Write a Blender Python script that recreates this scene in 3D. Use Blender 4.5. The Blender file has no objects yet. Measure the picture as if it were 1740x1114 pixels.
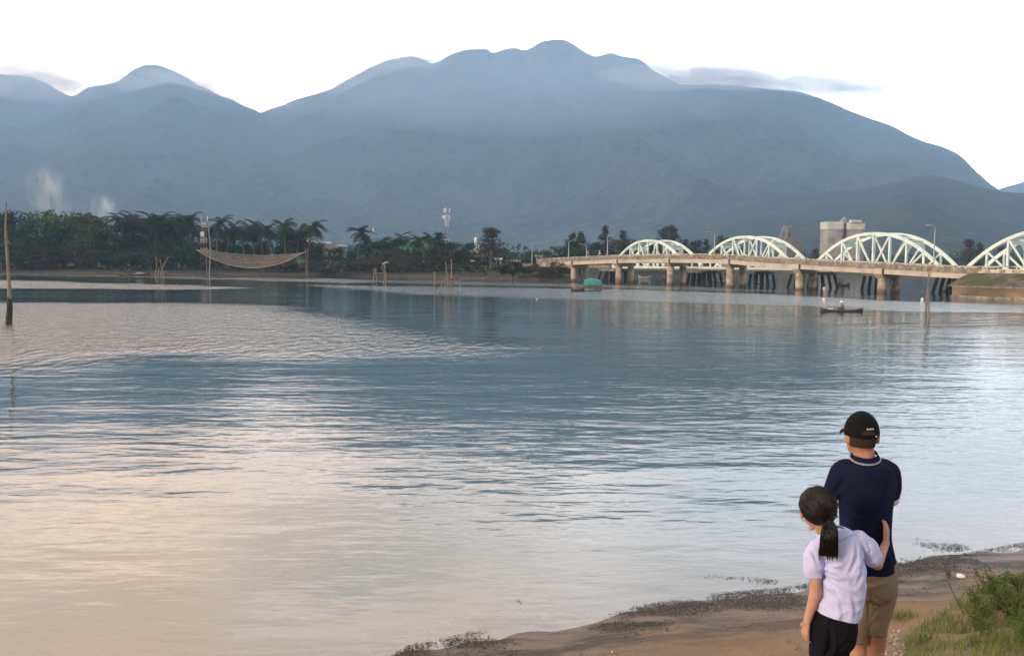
import bpy, bmesh, math, random
from mathutils import Vector, Matrix, noise as mnoise
random.seed(7)
C = bpy.context.scene
COL = C.collection
R = math.radians

# ---------------------------------------------------------------- camera
CAM_H = 4.0
FPX = 1507.0
PITCH = math.atan(113/FPX)
ROLL = R(0.5)
_f = Vector((0, math.cos(PITCH), -math.sin(PITCH)))
_u0 = Vector((0, math.sin(PITCH), math.cos(PITCH)))
_r0 = Vector((1, 0, 0))
_r = math.cos(ROLL)*_r0 + math.sin(ROLL)*_u0
_u = math.cos(ROLL)*_u0 - math.sin(ROLL)*_r0
CAM = Vector((0, 0, CAM_H))
cd = bpy.data.cameras.new("camera"); co = bpy.data.objects.new("camera", cd); COL.objects.link(co)
cd.sensor_width = 36; cd.lens = 36*FPX/1740; cd.clip_start = 0.05; cd.clip_end = 30000
M3 = Matrix((_r, _u, -_f)).transposed()
co.matrix_world = Matrix.Translation(CAM) @ M3.to_4x4()
C.camera = co

def ray(px, py):
    return _f + _r*((px-870)/FPX) + _u*((557-py)/FPX)
def at(px, py, Y):
    d = ray(px, py); return CAM + d*(Y/d.y)
def gp(px, py, z=0.0):
    d = ray(px, py); return CAM + d*((z-CAM_H)/d.z)
def horizon(px): return 444 + (px-870)*math.tan(ROLL)

# ---------------------------------------------------------------- light
SUN_DIR = Vector((-0.80, -0.55, 0.30)).normalized()
sun_el = math.asin(SUN_DIR.z); sun_rot = math.atan2(SUN_DIR.x, SUN_DIR.y)
w = bpy.data.worlds.new("World"); C.world = w; w.use_nodes = True
nt = w.node_tree; nt.nodes.clear()
def N(t, typ, **k):
    n = t.nodes.new(typ)
    for a, b in k.items(): setattr(n, a, b)
    return n
def mth(t, op, a, b=None, c=None, clamp=False):
    n = t.nodes.new('ShaderNodeMath'); n.operation = op; n.use_clamp = clamp
    for i, v in enumerate((a, b, c)):
        if v is None: continue
        if isinstance(v, (int, float)): n.inputs[i].default_value = v
        else: t.links.new(v, n.inputs[i])
    return n.outputs[0]
def mixc(t, fac, a, b, mode='MIX'):
    n = t.nodes.new('ShaderNodeMix'); n.data_type = 'RGBA'; n.blend_type = mode
    for i, v in ((0, fac), (6, a), (7, b)):
        if isinstance(v, (int, float)): n.inputs[i].default_value = v
        elif isinstance(v, tuple): n.inputs[i].default_value = v if len(v) == 4 else (*v, 1)
        else: t.links.new(v, n.inputs[i])
    return n.outputs[2]
sky = N(nt, 'ShaderNodeTexSky', sky_type='NISHITA', sun_disc=False, sun_elevation=sun_el, sun_rotation=sun_rot, dust_density=2.0)
bg = N(nt, 'ShaderNodeBackground'); bg.inputs[1].default_value = 0.1
wo = N(nt, 'ShaderNodeOutputWorld')
tc = N(nt, 'ShaderNodeTexCoord'); sp = N(nt, 'ShaderNodeSeparateXYZ'); nt.links.new(tc.outputs['Generated'], sp.inputs[0])
dx, dy, dz = sp.outputs
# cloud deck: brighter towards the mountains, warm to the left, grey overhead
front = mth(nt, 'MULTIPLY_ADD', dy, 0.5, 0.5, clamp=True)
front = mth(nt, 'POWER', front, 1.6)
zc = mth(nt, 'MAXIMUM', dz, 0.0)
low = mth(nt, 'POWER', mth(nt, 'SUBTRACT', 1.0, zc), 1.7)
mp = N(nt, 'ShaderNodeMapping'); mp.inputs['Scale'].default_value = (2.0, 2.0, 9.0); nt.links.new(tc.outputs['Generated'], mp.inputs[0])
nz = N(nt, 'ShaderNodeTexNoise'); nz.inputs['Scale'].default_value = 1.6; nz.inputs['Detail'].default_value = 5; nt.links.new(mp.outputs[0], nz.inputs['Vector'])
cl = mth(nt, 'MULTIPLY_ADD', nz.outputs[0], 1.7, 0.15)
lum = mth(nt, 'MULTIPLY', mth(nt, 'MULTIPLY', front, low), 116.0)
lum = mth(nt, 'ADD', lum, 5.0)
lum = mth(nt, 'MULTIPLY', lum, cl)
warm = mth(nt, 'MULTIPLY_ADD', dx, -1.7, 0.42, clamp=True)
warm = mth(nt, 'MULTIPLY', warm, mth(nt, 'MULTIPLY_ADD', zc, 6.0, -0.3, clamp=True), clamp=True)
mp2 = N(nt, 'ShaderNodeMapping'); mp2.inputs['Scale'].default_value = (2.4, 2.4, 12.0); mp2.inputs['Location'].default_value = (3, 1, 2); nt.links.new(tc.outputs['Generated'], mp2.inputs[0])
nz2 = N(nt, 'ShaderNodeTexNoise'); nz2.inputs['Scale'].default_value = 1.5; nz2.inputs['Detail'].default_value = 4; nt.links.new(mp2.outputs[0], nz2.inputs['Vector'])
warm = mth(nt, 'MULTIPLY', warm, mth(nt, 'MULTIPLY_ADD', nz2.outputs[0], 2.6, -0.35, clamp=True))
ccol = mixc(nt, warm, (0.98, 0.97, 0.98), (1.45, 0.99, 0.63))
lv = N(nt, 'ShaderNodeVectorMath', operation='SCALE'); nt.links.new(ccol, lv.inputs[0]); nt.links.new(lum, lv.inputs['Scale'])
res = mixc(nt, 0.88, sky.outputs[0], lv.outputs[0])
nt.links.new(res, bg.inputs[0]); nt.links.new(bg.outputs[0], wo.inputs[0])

sl = bpy.data.lights.new("sun", 'SUN'); so = bpy.data.objects.new("sun", sl); COL.objects.link(so)
sl.energy = 2.8; sl.angle = R(12); sl.color = (1.0, 0.80, 0.62)
so.rotation_euler = SUN_DIR.to_track_quat('Z', 'Y').to_euler(); so.location = (0, 0, 50)

C.view_settings.view_transform = 'Standard'; C.view_settings.look = 'None'
C.view_settings.exposure = 0.0; C.view_settings.gamma = 1.0
cy = C.cycles
cy.use_denoising = True; cy.use_adaptive_sampling = True; cy.adaptive_threshold = 0.02
cy.max_bounces = 8; cy.volume_bounces = 3; cy.transparent_max_bounces = 24
cy.volume_max_steps = 256; cy.caustics_reflective = False; cy.caustics_refractive = False

# ---------------------------------------------------------------- helpers
def fbm(x, y, z=0.0, o=4, s=1.0):
    a = 1.0; f = s; t = 0.0
    for _ in range(o):
        t += a*mnoise.noise(Vector((x*f, y*f, z*f))); a *= 0.5; f *= 2.03
    return t
def sstep(a, b, x):
    t = max(0.0, min(1.0, (x-a)/(b-a))); return t*t*(3-2*t)
def lerp(a, b, t): return a+(b-a)*t
def interp(pts, x):
    if x <= pts[0][0]: return pts[0][1]
    for (x0, y0), (x1, y1) in zip(pts, pts[1:]):
        if x <= x1: return y0+(y1-y0)*(x-x0)/(x1-x0)
    return pts[-1][1]
def smi(pts, x):
    if x <= pts[0][0]: return pts[0][1]
    n = len(pts)
    for i in range(n-1):
        x0, y0 = pts[i]; x1, y1 = pts[i+1]
        if x <= x1:
            m0 = (y1-pts[i-1][1])/(x1-pts[i-1][0]) if i > 0 else (y1-y0)/(x1-x0)
            m1 = (pts[i+2][1]-y0)/(pts[i+2][0]-x0) if i+2 < n else (y1-y0)/(x1-x0)
            t = (x-x0)/(x1-x0); h = x1-x0
            return (2*t**3-3*t*t+1)*y0+(t**3-2*t*t+t)*h*m0+(-2*t**3+3*t*t)*y1+(t**3-t*t)*h*m1
    return pts[-1][1]

class MB:
    """collects geometry for one mesh object"""
    def __init__(s): s.v = []; s.f = []; s.m = []
    def add(s, vs, fs, mi=0):
        o = len(s.v); s.v += [tuple(v) for v in vs]; s.f += [tuple(i+o for i in f) for f in fs]; s.m += [mi]*len(fs); return s
    def box(s, c, d, rot=None, mi=0):
        c = Vector(c); vs = []
        for x in (-.5, .5):
            for y in (-.5, .5):
                for z in (-.5, .5):
                    p = Vector((x*d[0], y*d[1], z*d[2]))
                    vs.append(c + (rot @ p if rot else p))
        return s.add(vs, [(0, 1, 3, 2), (4, 6, 7, 5), (0, 4, 5, 1), (2, 3, 7, 6), (0, 2, 6, 4), (1, 5, 7, 3)], mi)
    def tube(s, pts, rad, n=8, caps=True, mi=0):
        pts = [Vector(p) for p in pts]
        if not isinstance(rad, (list, tuple)): rad = [rad]*len(pts)
        vs = []; fs = []; ref = None
        for i, p in enumerate(pts):
            t = (pts[min(i+1, len(pts)-1)]-pts[max(i-1, 0)])
            t = t.normalized() if t.length > 1e-9 else Vector((0, 0, 1))
            if ref is None: ref = Vector((1, 0, 0)) if abs(t.x) < .8 else Vector((0, 1, 0))
            a = (ref - t*ref.dot(t)).normalized(); ref = a; b = t.cross(a)
            for k in range(n):
                q = 2*math.pi*k/n; vs.append(p+(a*math.cos(q)+b*math.sin(q))*rad[i])
        for i in range(len(pts)-1):
            for k in range(n):
                k2 = (k+1) % n
                fs.append((i*n+k, i*n+k2, (i+1)*n+k2, (i+1)*n+k))
        if caps:
            fs.append(tuple(range(n-1, -1, -1))); o = (len(pts)-1)*n; fs.append(tuple(range(o, o+n)))
        return s.add(vs, fs, mi)
    def bar(s, a, b, wd, ht, up=(0, 0, 1), mi=0):
        a = Vector(a); b = Vector(b); t = (b-a); L = t.length; t.normalize()
        up = Vector(up); sd = t.cross(up).normalized(); u2 = sd.cross(t)
        m = Matrix((sd, t, u2)).transposed()
        return s.box((a+b)/2, (wd, L, ht), m, mi)
    def ball(s, c, r, n=10, m=7, mi=0, sc=(1, 1, 1), rot=None):
        vs = []; fs = []; c = Vector(c)
        for j in range(m+1):
            th = math.pi*j/m
            for i in range(n):
                ph = 2*math.pi*i/n
                p = Vector((math.sin(th)*math.cos(ph)*r*sc[0], math.sin(th)*math.sin(ph)*r*sc[1], math.cos(th)*r*sc[2]))
                vs.append(c+(rot @ p if rot else p))
        for j in range(m):
            for i in range(n):
                i2 = (i+1) % n
                fs.append((j*n+i, (j+1)*n+i, (j+1)*n+i2, j*n+i2))
        return s.add(vs, fs, mi)
    def lathe(s, c, prof, n=16, mi=0):
        c = Vector(c); vs = []; fs = []
        for (r, z) in prof:
            for k in range(n):
                q = 2*math.pi*k/n; vs.append(c+Vector((r*math.cos(q), r*math.sin(q), z)))
        for i in range(len(prof)-1):
            for k in range(n):
                k2 = (k+1) % n; fs.append((i*n+k, i*n+k2, (i+1)*n+k2, (i+1)*n+k))
        fs.append(tuple(range(n-1, -1, -1))); o = (len(prof)-1)*n; fs.append(tuple(range(o, o+n)))
        return s.add(vs, fs, mi)
    def mesh(s, name, mats, smooth=False):
        me = bpy.data.meshes.new(name); me.from_pydata(s.v, [], s.f)
        for m in (mats if isinstance(mats, (list, tuple)) else [mats]): me.materials.append(m)
        if len(me.polygons) == len(s.m): me.polygons.foreach_set('material_index', s.m)
        if smooth: me.polygons.foreach_set('use_smooth', [True]*len(me.polygons))
        me.update(); return me
    def build(s, name, mats, parent=None, smooth=False):
        o = bpy.data.objects.new(name, s.mesh(name, mats, smooth)); COL.objects.link(o)
        if parent: o.parent = parent
        return o
def tag(o, label=None, cat=None, group=None, kind=None):
    if label: o['label'] = label
    if cat: o['category'] = cat
    if group: o['group'] = group
    if kind: o['kind'] = kind
    return o
def empty(name, loc=(0, 0, 0), rz=0, label=None, cat=None, group=None):
    o = bpy.data.objects.new(name, None); COL.objects.link(o); o.location = loc; o.rotation_euler = (0, 0, rz)
    o.empty_display_size = 0.3
    return tag(o, label, cat, group)
def copy_tree(o, parent=None):
    c = o.copy(); COL.objects.link(c)
    if parent: c.parent = parent
    for ch in list(KIDS.get(o.name, [])): copy_tree(ch, c)
    return c
KIDS = {}
def reg(o):
    KIDS[o.name] = [x for x in COL.objects if x.parent == o]
    for x in KIDS[o.name]: reg(x)
def tint(t, col, amt, scale, detail=4, coord='Object', src=None):
    """procedural light/dark variation of a colour"""
    tcn = N(t, 'ShaderNodeTexCoord'); nn = N(t, 'ShaderNodeTexNoise'); nn.inputs['Scale'].default_value = scale; nn.inputs['Detail'].default_value = detail
    t.links.new(tcn.outputs[coord], nn.inputs['Vector'])
    f = mth(t, 'MULTIPLY_ADD', nn.outputs[0], 2.4, -0.7, clamp=True)
    a = tuple(max(0, c*(1-amt)) for c in col[:3]); b = tuple(min(1, c*(1+amt)) for c in col[:3])
    return mixc(t, f, a, b), nn.outputs[0]
def mat(name, col, rough=0.7, amt=0.25, scale=3.0, bump=0.0, bdist=0.01, metal=0.0, spec=0.3, col2=None, s2=1.0, coord='Object'):
    m = bpy.data.materials.new(name); m.use_nodes = True; t = m.node_tree
    b = t.nodes['Principled BSDF']; b.inputs['Roughness'].default_value = rough; b.inputs['Metallic'].default_value = metal
    b.inputs['Specular IOR Level'].default_value = spec
    c, h = tint(t, col, amt, scale, coord=coord)
    if col2:
        tcn = N(t, 'ShaderNodeTexCoord'); nn = N(t, 'ShaderNodeTexNoise'); nn.inputs['Scale'].default_value = s2; nn.inputs['Detail'].default_value = 6
        t.links.new(tcn.outputs[coord], nn.inputs['Vector'])
        f = mth(t, 'MULTIPLY_ADD', nn.outputs[0], 6.0, -2.9, clamp=True)
        c = mixc(t, f, c, col2)
    t.links.new(c, b.inputs['Base Color'])
    if bump:
        bn = N(t, 'ShaderNodeBump'); bn.inputs['Strength'].default_value = bump; bn.inputs['Distance'].default_value = bdist
        t.links.new(h, bn.inputs['Height']); t.links.new(bn.outputs[0], b.inputs['Normal'])
    return m
# ---------------------------------------------------------------- mountains
def mountain_mat(name, col, col2):
    m = bpy.data.materials.new(name); m.use_nodes = True; t = m.node_tree; b = t.nodes['Principled BSDF']
    b.inputs['Roughness'].default_value = 0.95; b.inputs['Specular IOR Level'].default_value = 0.05
    tcn = N(t, 'ShaderNodeTexCoord')
    n1 = N(t, 'ShaderNodeTexNoise'); n1.inputs['Scale'].default_value = 0.004; n1.inputs['Detail'].default_value = 8; n1.inputs['Roughness'].default_value = 0.6
    n2 = N(t, 'ShaderNodeTexNoise'); n2.inputs['Scale'].default_value = 0.035; n2.inputs['Detail'].default_value = 6; n2.inputs['Roughness'].default_value = 0.7
    t.links.new(tcn.outputs['Object'], n1.inputs['Vector']); t.links.new(tcn.outputs['Object'], n2.inputs['Vector'])
    f = mth(t, 'ADD', mth(t, 'MULTIPLY', n1.outputs[0], 2.2), mth(t, 'MULTIPLY', n2.outputs[0], 3.2))
    f = mth(t, 'SUBTRACT', f, 2.2, clamp=True)
    t.links.new(mixc(t, f, col, col2), b.inputs['Base Color'])
    bn = N(t, 'ShaderNodeBump'); bn.inputs['Strength'].default_value = 1.0; bn.inputs['Distance'].default_value = 14.0
    t.links.new(n2.outputs[0], bn.inputs['Height']); t.links.new(bn.outputs[0], b.inputs['Normal'])
    return m
M_MTN = mountain_mat('forest_slope', (0.016, 0.030, 0.024), (0.085, 0.115, 0.095))
M_FOOT = mountain_mat('dark_forest_foothill', (0.008, 0.017, 0.013), (0.045, 0.065, 0.05))
def massif(name, pts, D, foot, nu=260, nv=70, rough=1.0, seed=0.0, spur=1.0, mt=None):
    """a mountain: crest from the given skyline bearings at distance D, slopes falling to the plain at `foot`"""
    x0, x1 = pts[0][0], pts[-1][0]; mb = MB(); vs = []
    for i in range(nu+1):
        px = lerp(x0, x1, i/nu); py = smi(pts, px)
        cr = at(px, py, D); H = cr.z
        g0 = at(px, horizon(px), foot)
        for j in range(nv+1):
            v = j/nv
            if v < 0.8:
                q = v/0.8; X = lerp(g0.x, cr.x, q); Y = lerp(foot, D, q)
                prof = 0.62*q**1.25+0.38*sstep(0, 1, q)
            else:
                q = (v-0.8)/0.2; X = cr.x*(1+0.12*q); Y = D*(1+0.12*q); prof = 1-0.45*q; q = 1-q
            env = max(0.0, min(1.0, q*2.4))*(1-sstep(0.60, 0.97, q)*0.96)
            rid = 1-abs(fbm(X, Y*0.45, seed, 3, 0.0016))*2.0
            n = (rid-0.6)*0.14*spur*env + fbm(X, Y, seed+5, 4, 0.004)*0.05*env*rough + fbm(X, Y, seed+9, 4, 0.012)*rough*(0.004+0.022*env)
            z = H*(prof+n)
            vs.append((X, Y, max(z, -2.0) if j else -3.0))
    fs = []
    for i in range(nu):
        for j in range(nv):
            a = i*(nv+1)+j; fs.append((a, a+nv+1, a+nv+2, a+1))
    mb.add(vs, fs); o = mb.build(name, mt or M_MTN, smooth=True); tag(o, kind='structure'); return o
massif('mountain', [(-420,215),(-250,190),(-120,150),(-40,128),(20,128),(60,134),(95,150),(122,162),(150,148),(200,138),(228,118),(258,108),(292,118),(330,140),(380,165),(440,210),(520,260)], 5200, 2600, seed=1)
massif('mountain', [(-420,190),(-260,150),(-120,140),(0,161),(22,170),(46,183),(90,183),(150,170),(215,158),(280,140),(330,148),(385,165),(420,182),(443,192),(480,214),(560,262)], 4400, 1500, seed=3)
massif('mountain', [(330,240),(400,210),(446,190),(500,171),(560,152),(600,130),(645,108),(700,96),(722,103),(736,109),(762,95),(785,86),(828,84),(836,90),(872,82),(895,85),(925,70),(955,67),(975,76),(992,88),(1010,95),(1035,91),(1060,96),(1085,101),(1112,122),(1170,150),(1300,200),(1400,260)], 5000, 1700, seed=7, nu=340, spur=0.6)
massif('mountain', [(700,440),(780,395),(860,335),(930,272),(990,215),(1045,172),(1100,148),(1200,143),(1300,150),(1370,160),(1420,178),(1460,195),(1510,213),(1560,237),(1600,250),(1632,265),(1660,292),(1698,322),(1760,345),(1830,380)], 3900, 1300, seed=11, nu=320)
massif('mountain', [(1150,400),(1250,350),(1400,325),(1480,318),(1560,299),(1600,300),(1660,316),(1720,328),(1800,325),(1900,310),(2050,330),(2200,360)], 2000, 800, seed=15, rough=1.4, mt=M_FOOT)
massif('mountain', [(1600,380),(1690,325),(1740,309),(1800,285),(1900,250),(2050,235),(2200,250)], 5400, 3000, seed=19)

# ---------------------------------------------------------------- haze
def vol_box(name, lo, hi, dens, col, kind='stuff'):
    c = [(a+b)/2 for a, b in zip(lo, hi)]; d = [b-a for a, b in zip(lo, hi)]
    m = bpy.data.materials.new(name); m.use_nodes = True; t = m.node_tree; t.nodes.clear()
    v = N(t, 'ShaderNodeVolumePrincipled'); v.inputs['Density'].default_value = dens; v.inputs['Color'].default_value = (*col, 1)
    o = N(t, 'ShaderNodeOutputMaterial'); t.links.new(v.outputs[0], o.inputs['Volume'])
    ob = MB().box(c, d).build(name, m); tag(ob, kind=kind); return ob
vol_box('haze', (-7500, -60, -4), (7500, 6100, 1345), 2.7e-4, (0.465, 0.705, 1.0))

# ---------------------------------------------------------------- shoreline of the near bank
SH = [gp(*p) for p in ((560,1190),(690,1104),(800,1080),(930,1068),(1100,1032),(1230,1012),(1360,1000),(1520,962),(1640,945),(1740,926),(1900,905),(2200,880))]
SHP = [(-30.0, 4.0), (-8.0, 6.6)] + [(p.x, p.y) for p in SH] + [(40.0, 30.0)]
def shore_y(x): return interp(SHP, x)
def inland(x, y):
    return (shore_y(x)-y)*0.90 + 0.22*fbm(x, y, 2.2, 3, 0.9)
def bank_z(x, y):
    d = inland(x, y)
    if d < 0: return max(-1.2, d*0.10)
    z = interp([(0,0),(1.2,.16),(2.5,.46),(4.9,1.40),(8,2.2),(12,2.6),(60,3.0)], d)
    z = z + 0.015*fbm(x, y, 0, 3, 3.0)*min(1, d) + 0.05*fbm(x, y, 4.0, 2, 0.7)*min(1, d/2)
    return z
def grid(xs, ys, zf):
    vs = [(x, y, zf(x, y)) for y in ys for x in xs]; n = len(xs)
    fs = [(j*n+i, j*n+i+1, (j+1)*n+i+1, (j+1)*n+i) for j in range(len(ys)-1) for i in range(n-1)]
    return vs, fs
xs = [-60, -40, -25, -15] + [-10+0.09*i for i in range(260)] + [14, 17, 22, 30, 45, 60]
ys = [-20, -10, -4] + [-1+0.09*i for i in range(170)] + [15, 17, 20, 26]
vs, fs = grid(xs, ys, bank_z)

def sand_mat():
    m = bpy.data.materials.new('wet_sand'); m.use_nodes = True; t = m.node_tree; b = t.nodes['Principled BSDF']
    g = N(t, 'ShaderNodeNewGeometry'); s = N(t, 'ShaderNodeSeparateXYZ'); t.links.new(g.outputs['Position'], s.inputs[0])
    def ns(sc, det=5, rg=0.6, st=None):
        n = N(t, 'ShaderNodeTexNoise'); n.inputs['Scale'].default_value = sc; n.inputs['Detail'].default_value = det; n.inputs['Roughness'].default_value = rg
        if st:
            mpn = N(t, 'ShaderNodeMapping'); mpn.inputs['Scale'].default_value = st; mpn.inputs['Rotation'].default_value = (0, 0, R(-22)); t.links.new(g.outputs['Position'], mpn.inputs[0]); t.links.new(mpn.outputs[0], n.inputs['Vector'])
        else: t.links.new(g.outputs['Position'], n.inputs['Vector'])
        return n.outputs[0]
    n1 = ns(0.8); n2 = ns(7.0, 6, 0.7); n3 = ns(60.0, 3); n4 = ns(1.6, 7, 0.72, (0.45, 1.6, 1))
    base = mixc(t, mth(t, 'MULTIPLY_ADD', n1, 2.4, -0.7, clamp=True), (0.195, 0.120, 0.068), (0.31, 0.20, 0.108))
    base = mixc(t, mth(t, 'MULTIPLY_ADD', n2, 3.0, -1.1, clamp=True), base, (0.22, 0.155, 0.105))
    base = mixc(t, mth(t, 'MULTIPLY_ADD', n3, 5.0, -2.9, clamp=True), base, (0.10, 0.07, 0.045))
    # damp, weed-strewn margin close to the water
    h = mth(t, 'ADD', s.outputs[2], mth(t, 'MULTIPLY_ADD', n4, 0.22, -0.11))
    damp = mth(t, 'MULTIPLY_ADD', h, -4.5, 1.15, clamp=True)
    base = mixc(t, mth(t, 'MULTIPLY', damp, 0.45), base, (0.105, 0.085, 0.062))
    dirt = mth(t, 'MULTIPLY', mth(t, 'MULTIPLY_ADD', n4, 9.0, -4.1, clamp=True), mth(t, 'MULTIPLY_ADD', h, -5.0, 1.5, clamp=True))
    base = mixc(t, dirt, base, (0.035, 0.030, 0.020))
    t.links.new(base, b.inputs['Base Color'])
    t.links.new(mth(t, 'MULTIPLY_ADD', damp, -0.45, 0.9), b.inputs['Roughness'])
    b.inputs['Specular IOR Level'].default_value = 0.35
    bn = N(t, 'ShaderNodeBump'); bn.inputs['Strength'].default_value = 0.9; bn.inputs['Distance'].default_value = 0.03
    t.links.new(mth(t, 'ADD', mth(t, 'ADD', n2, mth(t, 'MULTIPLY', ns(2.6, 4, .55), 1.6)), mth(t, 'MULTIPLY', n3, 0.35)), bn.inputs['Height']); t.links.new(bn.outputs[0], b.inputs['Normal'])
    return m
M_SAND = sand_mat()
o = MB().add(vs, fs).build('sand_bank', M_SAND, smooth=True); tag(o, kind='structure')

# ---------------------------------------------------------------- far shore and plain
FS = [(-900,470),(-300,462),(0,463.5),(200,466),(330,467),(540,468),(700,471),(820,474),(900,477),(960,478.5),(985,478),(1010,472),(1100,469),(1300,470),(1740,474),(2400,480)]
FSW = sorted([(gp(*p).x, gp(*p).y) for p in FS]); FSW = [(-3000, 320)] + FSW + [(3000, 420)]
def fshore(x): return interp(FSW, x)
def land_z(x, y):
    d = y-fshore(x)+1.6*fbm(x, y, 3, 3, 0.07)
    if d < 0: return max(-2.5, d*0.15)
    return interp([(0, 0), (2.5, .35), (6, .8), (14, 1.3), (60, 1.9), (600, 6), (7000, 20)], d)+0.1*fbm(x, y, 1, 3, 0.2)*min(1, d/4)
xs = [-7000,-4500,-3000,-2000,-1300,-800,-500,-330]+[-250+2.5*i for i in range(200)]+[330,500,800,1300,2000,3000,4500,7000]
ys = [130+4*i for i in range(10)]+[170+1.5*i for i in range(110)]+[345,370,400,450,520,620,800,1100,1600,2400,3600,5200,7000]
vs, fs = grid(xs, ys, land_z)
M_LAND = bpy.data.materials.new('shore_ground'); M_LAND.use_nodes = True
def _land():
    t = M_LAND.node_tree; b = t.nodes['Principled BSDF']; b.inputs['Roughness'].default_value = 0.95; b.inputs['Specular IOR Level'].default_value = 0.1
    g = N(t, 'ShaderNodeNewGeometry'); s = N(t, 'ShaderNodeSeparateXYZ'); t.links.new(g.outputs['Position'], s.inputs[0])
    n = N(t, 'ShaderNodeTexNoise'); n.inputs['Scale'].default_value = 0.25; n.inputs['Detail'].default_value = 7; n.inputs['Roughness'].default_value = 0.7; t.links.new(g.outputs['Position'], n.inputs['Vector'])
    hh = mth(t, 'ADD', s.outputs[2], mth(t, 'MULTIPLY_ADD', n.outputs[0], 1.0, -0.5))
    sandc = mixc(t, mth(t, 'MULTIPLY_ADD', n.outputs[0], 4, -1.6, clamp=True), (0.10, 0.08, 0.065), (0.05, 0.04, 0.03))
    c = mixc(t, mth(t, 'MULTIPLY_ADD', hh, 3.0, -1.1, clamp=True), sandc, (0.055, 0.044, 0.032))
    c = mixc(t, mth(t, 'MULTIPLY_ADD', hh, 2.0, -0.9, clamp=True), c, (0.045, 0.055, 0.025))
    t.links.new(c, b.inputs['Base Color'])
_land()
o = MB().add(vs, fs).build('far_shore', M_LAND, smooth=True); tag(o, kind='structure')

# ---------------------------------------------------------------- water
def pip(poly, x, y):
    ins = False; n = len(poly); j = n-1; dmin = 1e9
    for i in range(n):
        xi, yi = poly[i]; xj, yj = poly[j]
        if (yi > y) != (yj > y) and x < (xj-xi)*(y-yi)/(yj-yi)+xi: ins = not ins
        ex, ey = xj-xi, yj-yi; q = max(0, min(1, ((x-xi)*ex+(y-yi)*ey)/(ex*ex+ey*ey+1e-9)))
        d = math.hypot(x-xi-q*ex, y-yi-q*ey); dmin = min(dmin, d); j = i
    return dmin if ins else -dmin
# patches of water roughened by the breeze: (outline, edge softness m, strength)
def wp(*pts): return [tuple(gp(*p)[:2]) for p in pts]
WIND = [
 (wp((-700,512),(0,512),(250,513),(430,517),(540,530),(660,548),(800,570),(980,592),(860,604),(640,606),(420,604),(250,606),(100,618),(0,622),(-700,640)), 5.0, 1.0),
 (wp((-700,474),(0,475),(120,478),(210,482),(320,484),(440,489),(300,492),(180,491),(0,490),(-700,488)), 2.5, 1.0),
 (wp((-700,464),(0,465),(300,468),(540,472),(700,478),(600,481),(420,476),(200,470),(0,467),(-700,466)), 2.0, 0.9),
 (wp((490,483),(560,484),(700,486),(900,488),(1100,492),(1300,499),(1500,509),(1740,517),(2300,530),(2300,545),(1740,531),(1560,529),(1420,521),(1250,516),(1050,511),(870,506),(700,499),(590,491)), 3.5, 0.9),
 (wp((560,475),(760,477),(1000,482),(1200,487),(1380,496),(1250,494),(1000,487),(760,483),(640,480)), 2.0, 0.8),
 (wp((1540,560),(1640,556),(1740,552),(2300,545),(2300,610),(1740,575),(1640,568)), 5.0, 0.35),
 (wp((860,560),(1010,556),(1200,552),(1420,548),(1600,548),(1500,556),(1200,562),(960,566)), 3.0, 0.22),
]
def wind(x, y):
    v = 0.0; jx = x+3.0*fbm(x, y, 7, 2, 0.06); jy = y+2.2*fbm(x, y, 9, 3, 0.05)+1.6*fbm(x, y, 2, 2, 0.22)
    for poly, soft, s in WIND:
        d = pip(poly, jx, jy)
        if d > -soft: v = max(v, s*sstep(-soft*0.6, soft, d))
    return v
xs = [-9000,-5000,-2500,-1200,-600,-350,-250]+[-180+2.0*i for i in range(170)]+[170,210,270,350,600,1200,2500,5000,9000]
ys = [-20.0]; y = 1.0
while y < 260: ys.append(y); y *= 1.018; y += 0.02
ys += [300, 400, 700, 2000]
vs, fs = grid(xs, ys, lambda x, y: 0.0)
WM = MB().add(vs, fs)
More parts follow.
